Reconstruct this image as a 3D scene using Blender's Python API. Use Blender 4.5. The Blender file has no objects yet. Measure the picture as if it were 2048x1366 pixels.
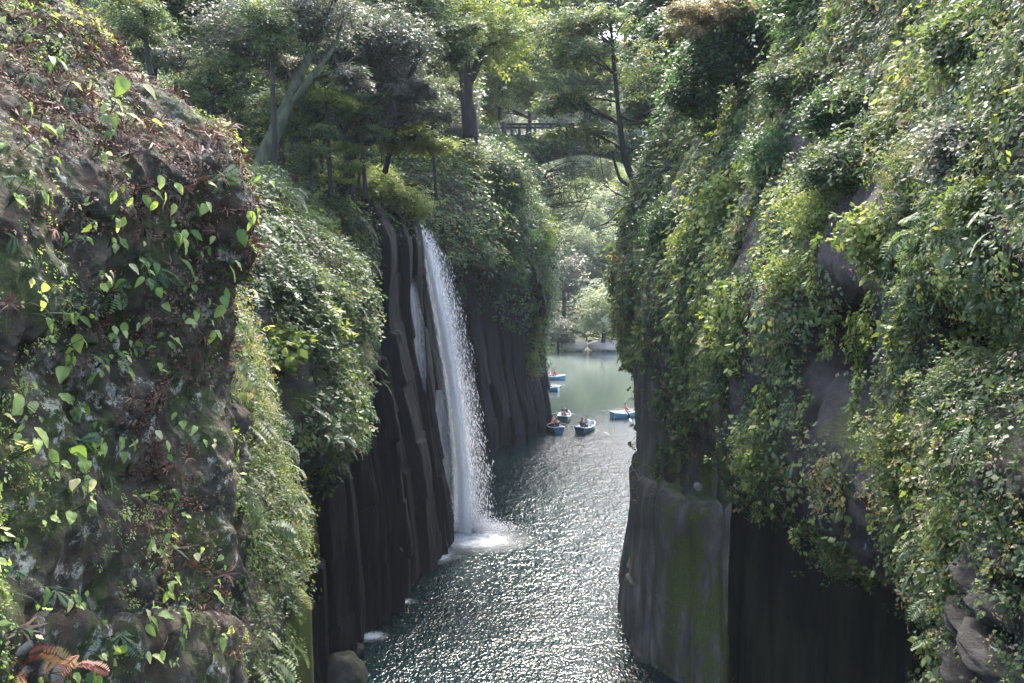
import bpy, bmesh, math
import numpy as np
from mathutils import Vector, Matrix

# ---------------------------------------------------------------- camera, sky, sun, exposure
SC = bpy.context.scene
COL = SC.collection
F, H = 1800.0, 16.7                       # focal length in photo pixels (2048 wide), eye height over the water
PITCH = math.atan(233 / F)
CP, SP = math.cos(PITCH), math.sin(PITCH)
cam = bpy.data.cameras.new('camera'); cam_o = bpy.data.objects.new('camera', cam); COL.objects.link(cam_o)
cam_o.location = (0, 0, H); cam_o.rotation_euler = (math.pi / 2 - PITCH, 0, 0)
cam.sensor_width = 36; cam.lens = 36 * F / 2048; cam.clip_start = 0.1; cam.clip_end = 3000
SC.camera = cam_o

SUN_EL, SUN_AZ = math.radians(50), math.radians(5)      # azimuth from +Y, positive to the right (+X)
W = bpy.data.worlds.new('World'); SC.world = W; W.use_nodes = True
wn = W.node_tree; bg = wn.nodes['Background']; bg.inputs[1].default_value = 0.15
sky = wn.nodes.new('ShaderNodeTexSky'); sky.sky_type = 'NISHITA'; sky.sun_disc = False
sky.sun_elevation = SUN_EL; sky.sun_rotation = SUN_AZ; sky.dust_density = 3.0; sky.air_density = 1.0; sky.ozone_density = 1.0
wn.links.new(sky.outputs[0], bg.inputs[0])
sl = bpy.data.lights.new('sun', 'SUN'); sl.energy = 1.85; sl.angle = math.radians(8.0); sl.color = (1, 0.95, 0.86)
sun = bpy.data.objects.new('sun', sl); COL.objects.link(sun)
sdir = Vector((math.sin(SUN_AZ) * math.cos(SUN_EL), math.cos(SUN_AZ) * math.cos(SUN_EL), math.sin(SUN_EL)))
sun.rotation_euler = sdir.to_track_quat('Z', 'Y').to_euler(); sun.location = (0, 60, 120)
SC.view_settings.view_transform = 'Standard'; SC.view_settings.look = 'None'
SC.view_settings.exposure = 2.85; SC.view_settings.gamma = 1.0
try:
    SC.cycles.use_denoising = True
    SC.cycles.max_bounces = 6; SC.cycles.diffuse_bounces = 3; SC.cycles.glossy_bounces = 2
    SC.cycles.transmission_bounces = 4; SC.cycles.transparent_max_bounces = 12; SC.cycles.volume_bounces = 0
except Exception:
    pass

# ---------------------------------------------------------------- helpers
rng = np.random.default_rng(11)

def P(u, v, d):
    """world point seen at photo pixel (u, v) at ground distance d"""
    u, v, d = np.broadcast_arrays(np.asarray(u, float), np.asarray(v, float), np.asarray(d, float))
    x = (u - 1024) / F; y = -(v - 683) / F
    s = d / (CP + y * SP)
    return np.stack([x * s, d + 0 * s, H + (-SP + y * CP) * s], -1)

def proj(p):
    p = np.asarray(p, float); y = p[..., 1]; z = p[..., 2] - H
    dep = y * CP - z * SP; up = y * SP + z * CP
    dep = np.where(np.abs(dep) < .05, .05, dep)
    return 1024 + F * p[..., 0] / dep, 683 - F * up / dep, dep

def _h(ix, iy, iz, s):
    h = (ix * 374761393 + iy * 668265263 + iz * 2147483647 + s * 1274126177) & 0xffffffff
    h = ((h ^ (h >> 13)) * 1274126177) & 0xffffffff
    h = ((h ^ (h >> 16)) * 2246822519) & 0xffffffff
    return ((h ^ (h >> 15)) & 0xffffff) / float(0xffffff)

def vn(p, s=0):
    i = np.floor(p).astype(np.int64); f = p - i; f = f * f * (3 - 2 * f)
    r = 0
    for a in (0, 1):
        for b in (0, 1):
            for c in (0, 1):
                w = (f[..., 0] if a else 1 - f[..., 0]) * (f[..., 1] if b else 1 - f[..., 1]) * (f[..., 2] if c else 1 - f[..., 2])
                r = r + w * _h(i[..., 0] + a, i[..., 1] + b, i[..., 2] + c, s)
    return r * 2 - 1

def fbm(p, o=4, s=0, g=.5):
    r = 0; a = 1; t = 0
    for k in range(o):
        r = r + a * vn(p * 2 ** k, s + k * 7); t += a; a *= g
    return r / t

def ridged(p, o=4, s=0):
    r = 0; a = 1; t = 0
    for k in range(o):
        r = r + a * (1 - 2 * np.abs(vn(p * 2 ** k, s + k * 7))); t += a; a *= .5
    return r / t

def nrmz(a):
    return a / (np.linalg.norm(a, axis=-1, keepdims=True) + 1e-9)

def tag(o, label=None, cat=None, group=None, kind=None):
    if label: o['label'] = label
    if cat: o['category'] = cat
    if group: o['group'] = group
    if kind: o['kind'] = kind
    return o

def link(o, parent=None):
    COL.objects.link(o)
    if parent is not None: o.parent = parent
    return o

def empty(name, loc=(0, 0, 0), rz=0):
    o = bpy.data.objects.new(name, None); o.location = loc; o.rotation_euler = (0, 0, rz)
    return link(o)

def mk(name, V, Q, mat, parent=None, rnd=None, smooth=False, uv=None, origin=None):
    """one mesh object out of numpy vertices and faces of equal size"""
    V = np.asarray(V, np.float32).reshape(-1, 3); Q = np.asarray(Q, np.int32)
    if origin is not None: V = V - np.asarray(origin, np.float32)
    me = bpy.data.meshes.new(name); n = Q.shape[1]
    me.vertices.add(len(V)); me.vertices.foreach_set('co', V.ravel())
    me.loops.add(Q.size); me.loops.foreach_set('vertex_index', Q.ravel())
    me.polygons.add(len(Q)); me.polygons.foreach_set('loop_start', np.arange(len(Q), dtype=np.int32) * n)
    if smooth: me.polygons.foreach_set('use_smooth', np.ones(len(Q), bool))
    me.update(calc_edges=True)
    if rnd is not None:
        a = me.attributes.new('rnd', 'FLOAT', 'POINT'); a.data.foreach_set('value', np.asarray(rnd, np.float32).ravel())
    if uv is not None:
        l = me.uv_layers.new(name='uv'); l.data.foreach_set('uv', np.asarray(uv, np.float32)[Q.ravel()].ravel())
    if mat: me.materials.append(mat)
    o = bpy.data.objects.new(name, me)
    if origin is not None: o.location = tuple(float(c) for c in origin)
    return link(o, parent)

class Geo:
    """collects grids, tubes, boxes as quads for ONE mesh"""
    def __init__(s): s.V = []; s.Q = []; s.n = 0
    def add(s, V, Q):
        V = np.asarray(V, float).reshape(-1, 3); s.V.append(V); s.Q.append(np.asarray(Q, int).reshape(-1, 4) + s.n); s.n += len(V)
    def grid(s, G, closed=False):
        r, c = G.shape[:2]; i = np.arange(r * c).reshape(r, c)
        if closed: i = np.concatenate([i, i[:, :1]], 1)
        s.add(G, np.stack([i[:-1, :-1], i[:-1, 1:], i[1:, 1:], i[1:, :-1]], -1))
    def tube(s, pts, rad, seg=8, cap=True, wob=0):
        pts = np.asarray(pts, float); rad = np.broadcast_to(np.asarray(rad, float), (len(pts),)).copy()
        t = nrmz(np.gradient(pts, axis=0)); ref = np.array([0, 0, 1.]) if abs(t[:, 2]).mean() < .8 else np.array([1., 0, 0])
        a = nrmz(np.cross(t, ref)); b = np.cross(t, a)
        th = np.arange(seg) / seg * 2 * np.pi
        G = pts[:, None] + (a[:, None] * np.cos(th)[None, :, None] + b[:, None] * np.sin(th)[None, :, None]) * rad[:, None, None]
        if wob: G = G + (G - pts[:, None]) * wob * fbm(G * (.7 / max(rad.max(), .02)), 2, 5)[..., None]
        if cap:
            G = np.concatenate([np.repeat(pts[None, :1], seg, 1), G, np.repeat(pts[None, -1:], seg, 1)], 0)
        s.grid(G, True)
    def box(s, lo, hi, bev=0):
        x0, y0, z0 = lo; x1, y1, z1 = hi
        V = [(x0, y0, z0), (x1, y0, z0), (x1, y1, z0), (x0, y1, z0), (x0, y0, z1), (x1, y0, z1), (x1, y1, z1), (x0, y1, z1)]
        s.add(V, [(0, 3, 2, 1), (4, 5, 6, 7), (0, 1, 5, 4), (1, 2, 6, 5), (2, 3, 7, 6), (3, 0, 4, 7)])
    def make(s, name, mat, parent=None, smooth=False, origin=None):
        return mk(name, np.concatenate(s.V), np.concatenate(s.Q), mat, parent, smooth=smooth, origin=origin)

def cr(a, n, axis=0):
    """Catmull-Rom resampling along an axis"""
    a = np.moveaxis(np.asarray(a, float), axis, 0); m = len(a)
    t = np.linspace(0, m - 1, n); i = np.minimum(t.astype(int), m - 2); f = (t - i).reshape((-1,) + (1,) * (a.ndim - 1))
    p0 = a[np.maximum(i - 1, 0)]; p1 = a[i]; p2 = a[i + 1]; p3 = a[np.minimum(i + 2, m - 1)]
    r = .5 * (2 * p1 + (p2 - p0) * f + (2 * p0 - 5 * p1 + 4 * p2 - p3) * f * f + (3 * p1 - p0 - 3 * p2 + p3) * f ** 3)
    return np.moveaxis(r, 0, axis)

def gnormals(G, ref=None):
    n = nrmz(np.cross(np.gradient(G, axis=1), np.gradient(G, axis=0)))
    ref = np.array([0, 0, H]) if ref is None else np.asarray(ref, float)
    s = np.sign((n * (ref - G)).sum(-1).mean())
    return n * (s if s else 1)

class Sheet:
    def __init__(s, name, ctrl, nr, nc, disp, mat, kind='structure', lin=False, ref=None):
        G = cr(cr(np.asarray(ctrl, float), nr, 0), nc, 1)
        N = gnormals(G, ref)
        if disp is not None: G = G + N * disp(G)[..., None]
        s.G = G; s.N = gnormals(G, ref)
        g = Geo(); g.grid(G); s.o = g.make(name, mat, smooth=True); tag(s.o, kind=kind)
        s.u, s.v, s.dep = proj(G)
    def scatter(s, n, keep=None, seed=0, near=0.0):
        """random points by world area (near>0 favours what is close to the camera)"""
        r = np.random.default_rng(seed); G = s.G
        a = np.linalg.norm(np.cross(G[1:, :-1] - G[:-1, :-1], G[:-1, 1:] - G[:-1, :-1]), axis=-1)
        if near: a = a / np.maximum(s.dep[:-1, :-1], 2) ** near
        a = a.ravel(); k = r.choice(len(a), n, p=a / a.sum()); i, j = np.divmod(k, G.shape[1] - 1)
        fu, fv = r.random(n)[:, None], r.random(n)[:, None]
        p = (G[i, j] * (1 - fu) + G[i + 1, j] * fu) * (1 - fv) + (G[i, j + 1] * (1 - fu) + G[i + 1, j + 1] * fu) * fv
        nn = s.N[i, j]
        if keep is not None:
            u, v, d = proj(p); m = keep(p, u, v) > r.random(n); p, nn = p[m], nn[m]
        return p, nn
    def at(s, u, v):
        k = np.argmin((s.u - u) ** 2 + (s.v - v) ** 2 + np.where(s.dep < .5, 1e9, 0)); i, j = np.unravel_index(k, s.u.shape)
        return s.G[i, j], s.N[i, j]

# --- leaf templates: arrays (T variants, Q leaflets, 4 verts, 3); local z = outward, local y = up
def leafquad(b, dirv, nv, L, w):
    side = nrmz(np.cross(nv, dirv))
    m = b + dirv * L * .42
    return np.array([b, m + side * w * .5 - nv * w * .12, b + dirv * L - nv * L * .08, m - side * w * .5 - nv * w * .12])

def T_ivy(k=7, T=8, L=.62, w=.42, droop=.9, spread=.8, seed=1, flat=.3):
    r = np.random.default_rng(seed); out = []
    for t in range(T):
        q = []
        for i in range(k):
            a = r.random() * 2 * np.pi; rad = spread * math.sqrt(r.random())
            b = np.array([math.cos(a) * rad, math.sin(a) * rad, r.random() * flat - rad * .2])
            d = np.array([math.cos(a) * .6 + r.normal() * .35, math.sin(a) * .6 - droop, r.normal() * .3 + .1]); d = nrmz(d)
            nv = nrmz(np.array([r.normal() * .35, r.normal() * .35 + .35, 1.])); nv = nrmz(nv - d * (nv @ d))
            s = .6 + .6 * r.random(); q.append(leafquad(b, d, nv, L * s, w * s))
        out.append(q)
    return np.array(out)

def T_spray(k=9, T=8, L=.42, w=.24, seed=2, bend=.35):
    """flat twig, leaflets on both sides"""
    r = np.random.default_rng(seed); out = []
    for t in range(T):
        q = []; a0 = r.random() * 6.28
        for i in range(k):
            tt = i / (k - 1) * 2 - .9; sd = 1 if i % 2 else -1
            b = np.array([tt, r.normal() * .12, -bend * tt * tt + r.normal() * .07])
            a = sd * (.9 + r.normal() * .3); d = nrmz(np.array([math.cos(a), math.sin(a), -.15 + r.normal() * .22]))
            nv = nrmz(np.array([r.normal() * .3, r.normal() * .3, 1.])); nv = nrmz(nv - d * (nv @ d))
            s = .7 + .6 * r.random(); q.append(leafquad(b, d, nv, L * s, w * s))
        out.append(q)
    return np.array(out)

def T_fern(k=13, T=6, seed=3):
    """arching frond pointing along local -y, narrow leaflets both sides"""
    r = np.random.default_rng(seed); out = []
    for t in range(T):
        q = []; c = r.normal() * .25
        for i in range(k):
            f = i / (k - 1); b = np.array([c * f * f, -1.6 * f, .5 * f - .9 * f * f])
            for sd in (-1, 1):
                d = nrmz(np.array([sd * 1., -.35, -.15 + r.normal() * .08])); L = .52 * math.sin(math.pi * (.12 + .85 * (1 - f) ** .8)) + .06
                q.append(leafquad(b, d, nrmz(np.array([0, .2, 1.])), L, .15))
        out.append(q)
    return np.array(out)

def T_blade(k=9, T=6, seed=4):
    r = np.random.default_rng(seed); out = []
    for t in range(T):
        q = []
        for i in range(k):
            a = r.random() * 6.28; e = .25 + .5 * r.random()
            d1 = nrmz(np.array([math.cos(a) * e, math.sin(a) * e, 1.])); d2 = nrmz(d1 + np.array([math.cos(a) * .9, math.sin(a) * .9, -.9]))
            sd = np.array([-math.sin(a), math.cos(a), 0]) * .05; L = .7 + .5 * r.random()
            m = d1 * L * .6
            q.append([sd * 0, m + sd, m + d2 * L * .6, m - sd])
        out.append(q)
    return np.array(out)

def frames(w, r, spin=.6, upref=(0, 0, 1)):
    """z = w, y as near to 'up' as possible, spun by a random angle"""
    w = nrmz(w); up = np.broadcast_to(np.array(upref, float), w.shape)
    x = np.cross(up, w); bad = np.linalg.norm(x, axis=1) < .15
    x[bad] = np.stack([r.normal(size=bad.sum()), r.normal(size=bad.sum()), np.zeros(bad.sum())], -1)
    x = nrmz(x - w * (x * w).sum(-1, keepdims=True)); y = np.cross(w, x)
    a = r.normal(size=len(w)) * spin if spin < 3 else r.random(len(w)) * 2 * np.pi
    c, s = np.cos(a)[:, None], np.sin(a)[:, None]
    return np.stack([x * c + y * s, -x * s + y * c, w], 1)

def foliage(p, w, size, T, r, spin=.6, base=None, var=.35):
    """returns V, Q, rnd for leaf clusters"""
    n = len(p)
    if n == 0: return np.zeros((0, 3)), np.zeros((0, 4), int), np.zeros(0)
    R = frames(w, r, spin); t = r.integers(0, len(T), n); L = T[t]
    size = np.broadcast_to(np.asarray(size, float), (n,)) * (.75 + .5 * r.random(n))
    V = np.einsum('nqvi,nij->nqvj', L, R) * size[:, None, None, None] + p[:, None, None]
    base = r.random(n) if base is None else base
    rn = np.clip(base[:, None] + (r.random((n, L.shape[1])) - .5) * var, 0, 1)
    rn = np.repeat(rn[:, :, None], 4, 2)
    V = V.reshape(-1, 3)
    return V, np.arange(len(V)).reshape(-1, 4), rn.ravel()

def join(parts):
    V = []; Q = []; R = []; n = 0
    for v, q, r in parts:
        V.append(v); Q.append(q + n); R.append(r); n += len(v)
    return np.concatenate(V), np.concatenate(Q), np.concatenate(R)

# ---------------------------------------------------------------- materials
def newmat(name):
    m = bpy.data.materials.new(name); m.use_nodes = True; nt = m.node_tree
    return m, nt, nt.nodes['Principled BSDF'], nt.nodes['Material Output']

def ramp(nt, stops, fac=None, interp='LINEAR'):
    r = nt.nodes.new('ShaderNodeValToRGB'); cr_ = r.color_ramp; cr_.interpolation = interp
    while len(cr_.elements) > 1: cr_.elements.remove(cr_.elements[-1])
    for i, (p, c) in enumerate(stops):
        e = cr_.elements[0] if i == 0 else cr_.elements.new(p)
        e.position = p; e.color = (*c, 1) if len(c) == 3 else c
    if fac is not None: nt.links.new(fac, r.inputs[0])
    return r

def noise(nt, scale, detail=4, rough=.55, stretch=(1, 1, 1), dist=0, vec=None, offs=(0, 0, 0)):
    tc = nt.nodes.new('ShaderNodeTexCoord'); mp = nt.nodes.new('ShaderNodeMapping'); mp.inputs['Scale'].default_value = stretch
    mp.inputs['Location'].default_value = offs
    nt.links.new(tc.outputs['Object'] if vec is None else vec, mp.inputs[0])
    n = nt.nodes.new('ShaderNodeTexNoise'); n.inputs['Scale'].default_value = scale; n.inputs['Detail'].default_value = detail
    n.inputs['Roughness'].default_value = rough; n.inputs['Distortion'].default_value = dist
    nt.links.new(mp.outputs[0], n.inputs[0]); return n

def mix(nt, a, b, fac):
    m = nt.nodes.new('ShaderNodeMix'); m.data_type = 'RGBA'
    for sock, x in ((m.inputs[6], a), (m.inputs[7], b), (m.inputs[0], fac)):
        if hasattr(x, 'node'): nt.links.new(x, sock)
        elif isinstance(x, (int, float)): sock.default_value = x
        else: sock.default_value = (*x, 1)
    return m.outputs[2]

def leafmat(name, stops, rough=.58, tr=.4, gain=1.0, spec=.32, tint=(1.9, 1.9, .9)):
    m, nt, b, out = newmat(name)
    at = nt.nodes.new('ShaderNodeAttribute'); at.attribute_name = 'rnd'
    stops = [(p, tuple(min(1, c * gain) for c in col)) for p, col in stops]
    r = ramp(nt, stops, at.outputs['Fac'])
    nt.links.new(r.outputs[0], b.inputs['Base Color']); b.inputs['Roughness'].default_value = rough
    b.inputs['Specular IOR Level'].default_value = spec
    t = nt.nodes.new('ShaderNodeBsdfTranslucent')
    g = nt.nodes.new('ShaderNodeMix'); g.data_type = 'RGBA'; g.blend_type = 'MULTIPLY'; g.inputs[0].default_value = 1
    nt.links.new(r.outputs[0], g.inputs[6]); g.inputs[7].default_value = (*tint, 1)
    nt.links.new(g.outputs[2], t.inputs[0])
    mx = nt.nodes.new('ShaderNodeMixShader'); mx.inputs[0].default_value = tr
    nt.links.new(b.outputs[0], mx.inputs[1]); nt.links.new(t.outputs[0], mx.inputs[2]); nt.links.new(mx.outputs[0], out.inputs[0])
    return m

def rockmat(name, base, lich=None, moss_x=None, moss=None, red=None, moss_thr=.55, lich_thr=.6, scale=1., stretch=(1, 1, 1), rough=.85, bump=.6, lich_col=(.42, .42, .42), wetspec=.3, streak=None):
    m, nt, b, out = newmat(name)
    n1 = noise(nt, 1.3 * scale, 8, .65, stretch); c = ramp(nt, [(.3, base[0]), (.5, base[1]), (.72, base[2])], n1.outputs[0]).outputs[0]
    if red:
        n = noise(nt, .9 * scale, 5, .6, stretch, offs=(7, 3, 1)); f = ramp(nt, [(.52, (0, 0, 0)), (.66, (1, 1, 1))], n.outputs[0]); c = mix(nt, c, red, f.outputs[0])
    if streak:
        n = noise(nt, 2.2 * scale, 5, .6, (1, 1, .06), offs=(2, 9, 0)); f = ramp(nt, [(.5, (0, 0, 0)), (.68, (1, 1, 1))], n.outputs[0]); c = mix(nt, c, streak, f.outputs[0])
    if moss:
        n = noise(nt, .55 * scale, 7, .7, stretch, offs=(1, 4, 9)); f = ramp(nt, [(moss_thr, (0, 0, 0)), (moss_thr + .07, (1, 1, 1))], n.outputs[0])
        n2 = noise(nt, 14 * scale, 3); mc = ramp(nt, [(.3, tuple(x * .55 for x in moss)), (.7, moss)], n2.outputs[0])
        fo = f.outputs[0]
        if moss_x:
            tcx = nt.nodes.new('ShaderNodeTexCoord'); sx = nt.nodes.new('ShaderNodeSeparateXYZ'); nt.links.new(tcx.outputs['Object'], sx.inputs[0]); mrx = nt.nodes.new('ShaderNodeMapRange')
            mrx.inputs[1].default_value, mrx.inputs[2].default_value = moss_x; nt.links.new(sx.outputs['X'], mrx.inputs[0]); mm = nt.nodes.new('ShaderNodeMath'); mm.operation = 'MULTIPLY'
            nt.links.new(fo, mm.inputs[0]); nt.links.new(mrx.outputs[0], mm.inputs[1]); fo = mm.outputs[0]
        c = mix(nt, c, mc.outputs[0], fo)
    if lich:
        n = noise(nt, 2.1 * scale, 9, .78, stretch, offs=(5, 5, 2)); f = ramp(nt, [(lich_thr, (0, 0, 0)), (lich_thr + .06, (1, 1, 1))], n.outputs[0])
        n3 = noise(nt, .6 * scale, 3, offs=(3, 8, 2)); f3 = ramp(nt, [(.42, (0, 0, 0)), (.58, (1, 1, 1))], n3.outputs[0])
        mu = nt.nodes.new('ShaderNodeMath'); mu.operation = 'MULTIPLY'; nt.links.new(f.outputs[0], mu.inputs[0]); nt.links.new(f3.outputs[0], mu.inputs[1])
        c = mix(nt, c, lich_col, mu.outputs[0])
    nt.links.new(c, b.inputs['Base Color']); b.inputs['Roughness'].default_value = rough; b.inputs['Specular IOR Level'].default_value = wetspec
    nb = noise(nt, 5 * scale, 10, .7, stretch); bp = nt.nodes.new('ShaderNodeBump'); bp.inputs['Strength'].default_value = bump; bp.inputs['Distance'].default_value = .15 / scale
    nt.links.new(nb.outputs[0], bp.inputs['Height']); nt.links.new(bp.outputs[0], b.inputs['Normal'])
    return m

def flat(name, col, rough=.6, metal=0, var=.0, vscale=8):
    m, nt, b, out = newmat(name); b.inputs['Roughness'].default_value = rough; b.inputs['Metallic'].default_value = metal
    n = noise(nt, vscale, 4); k = var or .18
    c = ramp(nt, [(.3, tuple(x * (1 - k) for x in col)), (.7, tuple(min(1, x * (1 + k)) for x in col))], n.outputs[0])
    nt.links.new(c.outputs[0], b.inputs['Base Color']); return m

M = {}
M['leaf_mixed'] = leafmat('leaf_mixed', [(0, (.022, .042, .022)), (.3, (.05, .08, .038)), (.55, (.09, .125, .06)), (.8, (.15, .185, .085)), (.93, (.25, .26, .13)), (1, (.28, .20, .11))], tint=(1.5, 1.5, .85))
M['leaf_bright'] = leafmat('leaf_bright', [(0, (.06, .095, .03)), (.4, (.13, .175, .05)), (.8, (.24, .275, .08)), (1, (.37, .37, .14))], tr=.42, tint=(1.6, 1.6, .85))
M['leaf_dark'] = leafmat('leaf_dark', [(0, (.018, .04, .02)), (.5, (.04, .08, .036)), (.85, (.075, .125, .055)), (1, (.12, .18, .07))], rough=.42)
M['leaf_olive'] = leafmat('leaf_olive', [(0, (.04, .06, .025)), (.4, (.08, .12, .04)), (.7, (.14, .17, .055)), (.86, (.24, .19, .09)), (1, (.28, .15, .08))])
M['leaf_far_hazed'] = leafmat('leaf_far_hazed', [(0, (.15, .19, .12)), (.4, (.26, .31, .18)), (.75, (.38, .41, .27)), (1, (.52, .47, .40))], tr=.45, tint=(1.3, 1.3, 1))  # distance haze is put into these pale far-hill leaf colours
M['leaf_mauve'] = leafmat('leaf_mauve', [(0, (.03, .045, .03)), (.4, (.07, .09, .065)), (.75, (.13, .13, .11)), (1, (.22, .195, .185))], rough=.42, tint=(1.5, 1.5, 1.1))
M['leaf_orange'] = leafmat('leaf_orange', [(0, (.12, .13, .06)), (.35, (.24, .22, .10)), (.7, (.36, .28, .15)), (1, (.42, .36, .27))], tr=.35, tint=(1.3, 1.2, .9))
M['leaf_near'] = leafmat('leaf_near', [(0, (.06, .11, .035)), (.35, (.16, .24, .065)), (.8, (.30, .37, .12)), (1, (.48, .46, .26))], tr=.45, rough=.55, tint=(1.6, 1.6, .9))
M['fern_near'] = leafmat('fern_near', [(0, (.03, .06, .03)), (.6, (.07, .12, .06)), (1, (.15, .20, .10))], tr=.35, tint=(1.4, 1.4, .9))
M['litter'] = leafmat('litter', [(0, (.035, .02, .015)), (.4, (.09, .045, .032)), (.8, (.17, .09, .06)), (1, (.30, .22, .17))], tr=.12, tint=(1.2, 1, .9), rough=.7)
M['dead_leaf'] = leafmat('dead_leaf', [(0, (.06, .04, .025)), (.4, (.16, .11, .06)), (.75, (.28, .20, .12)), (1, (.40, .32, .22))], tr=.2, tint=(1.2, 1.1, .9))
M['red_fern'] = leafmat('red_fern', [(0, (.12, .03, .018)), (.5, (.19, .06, .03)), (1, (.22, .14, .06))], tint=(1.2, 1, .8), tr=.25)
M['rock_near'] = rockmat('rock_near', [(.010, .008, .005), (.036, .030, .020), (.095, .083, .060)], lich=True, moss=(.05, .06, .018), red=(.06, .036, .024), scale=5.5, lich_thr=.545, moss_thr=.49, bump=1.0, lich_col=(.32, .31, .26))
M['rock_mid'] = rockmat('rock_mid', [(.025, .02, .015), (.06, .05, .04), (.12, .10, .08)], moss=(.07, .09, .02), lich=True, scale=.7, lich_thr=.6, bump=.7)
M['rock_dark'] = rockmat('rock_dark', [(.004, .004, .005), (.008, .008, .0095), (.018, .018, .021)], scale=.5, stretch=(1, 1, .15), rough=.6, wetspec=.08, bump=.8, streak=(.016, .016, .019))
M['rock_wall'] = rockmat('rock_wall', [(.03, .026, .022), (.085, .074, .064), (.20, .175, .155)], moss=(.095, .105, .03), moss_thr=.46, moss_x=(5.2, 6.0), scale=1.5, stretch=(1, 1, .25), streak=(.10, .095, .06), bump=.8)
M['shaded_cave_rock'] = rockmat('shaded_cave_rock', [(.006, .0055, .005), (.015, .0135, .011), (.03, .027, .021)], scale=.6, stretch=(1, 1, .15), streak=(.03, .033, .015), bump=.7, wetspec=.08)  # darker twin of the cliff rock, with the overhang's shade put into the colour
M['rock_right'] = rockmat('rock_right', [(.018, .014, .012), (.05, .04, .034), (.13, .108, .094)], moss=(.10, .12, .03), moss_thr=.54, lich=True, lich_thr=.62, scale=.55, bump=.9)
M['soil'] = rockmat('soil', [(.02, .018, .012), (.04, .035, .022), (.06, .06, .03)], scale=.3, bump=.4)
M['hill'] = rockmat('hill', [(.04, .06, .025), (.07, .10, .04), (.12, .15, .06)], scale=.08, bump=.8)
M['bark_dark'] = rockmat('bark_dark', [(.012, .011, .01), (.028, .024, .02), (.06, .052, .045)], scale=2.5, stretch=(1, 1, .3), bump=.8)
M['bark_moss'] = rockmat('bark_moss', [(.02, .021, .014), (.06, .066, .038), (.12, .13, .08)], scale=5, stretch=(1, 1, .3), bump=.5)
M['stone'] = rockmat('stone', [(.02, .02, .019), (.045, .043, .04), (.085, .08, .076)], moss=(.06, .08, .03), moss_thr=.62, scale=.9, bump=.4)
M['boulder'] = rockmat('boulder', [(.02, .02, .018), (.045, .042, .036), (.085, .08, .07)], moss=(.035, .045, .015), moss_thr=.52, scale=1.2, bump=.6)

# ---------------------------------------------------------------- water
def water_mat():
    m, nt, b, out = newmat('water')
    tc = nt.nodes.new('ShaderNodeTexCoord'); sep = nt.nodes.new('ShaderNodeSeparateXYZ'); nt.links.new(tc.outputs['Object'], sep.inputs[0])
    reflect_tone = ramp(nt, [(0, (.004, .015, .0155)), (.45, (.006, .020, .020)), (.6, (.035, .05, .045)), (1, (.13, .155, .135))]); mr = nt.nodes.new('ShaderNodeMapRange')  # far reach paler: the bank's reflection is mixed into the base colour
    mr.inputs[1].default_value = 40; mr.inputs[2].default_value = 115; nt.links.new(sep.outputs['Y'], mr.inputs[0]); nt.links.new(mr.outputs[0], reflect_tone.inputs[0])
    nt.links.new(reflect_tone.outputs[0], b.inputs['Base Color']); b.inputs['IOR'].default_value = 1.333
    n1 = noise(nt, 6.6, 1.5, .5, (1, .8, 1)); n2 = noise(nt, 12, 1, .5, (1, .8, 1))
    a = nt.nodes.new('ShaderNodeMath'); a.operation = 'MULTIPLY_ADD'; nt.links.new(n2.outputs[0], a.inputs[0]); a.inputs[1].default_value = .42; nt.links.new(n1.outputs[0], a.inputs[2])
    # ruffled near the fall, calm on the far reach
    st = nt.nodes.new('ShaderNodeMapRange'); st.inputs[1].default_value = 70; st.inputs[2].default_value = 86; st.inputs[3].default_value = 1.0; st.inputs[4].default_value = .12
    nt.links.new(sep.outputs['Y'], st.inputs[0])
    rf = nt.nodes.new('ShaderNodeMapRange'); rf.inputs[1].default_value = .12; rf.inputs[2].default_value = 1; rf.inputs[3].default_value = .05; rf.inputs[4].default_value = .14
    nt.links.new(st.outputs[0], rf.inputs[0]); nt.links.new(rf.outputs[0], b.inputs['Roughness'])
    bp = nt.nodes.new('ShaderNodeBump'); bp.inputs['Distance'].default_value = .052; nt.links.new(st.outputs[0], bp.inputs['Strength'])
    nt.links.new(a.outputs[0], bp.inputs['Height']); nt.links.new(bp.outputs[0], b.inputs['Normal'])
    return m
M['water'] = water_mat()
xs = np.concatenate([np.linspace(-170, -9.5, 18), np.arange(-9, 7.5, .075), np.linspace(8, 260, 24)])
ys = np.concatenate([np.linspace(-80, 27, 12), np.arange(28, 60, .075), np.arange(60, 84, .12), np.arange(84, 125, .6), np.linspace(126, 340, 12)])
X, Y = np.meshgrid(xs, ys); q = np.stack([X, Y, 0 * X], -1)
amp = np.interp(Y, [27, 28.5, 66, 82, 120], [0, 1, 1, .10, 0]) * ((X > -9.2) & (X < 7.6))
def wave_h(q):
    return fbm(q * np.array([1.6, 1.5, 1]), 2, 301) * .022 + fbm(q * np.array([4.5, 3.8, 1]), 1, 302) * .014 + fbm(q * np.array([.45, .4, 1]), 2, 303) * .03
q[..., 2] = wave_h(q) * amp
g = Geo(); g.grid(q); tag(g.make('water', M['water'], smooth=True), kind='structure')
g = Geo(); xs = np.linspace(-1500, 1500, 31); X, Y = np.meshgrid(xs, xs + 900); g.grid(np.stack([X, Y, 0 * X - 2.5], -1)); tag(g.make('ground', M['soil']), kind='structure')

# ---------------------------------------------------------------- terrain sheets
def sh(col, du):
    return [(u + du, v, d) for u, v, d in col]

def cols(*columns):
    """columns of (u, v, d) -> control grid rows x cols of world points"""
    return np.stack([np.stack([P(*q) for q in c]) for c in columns], 1)

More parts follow.
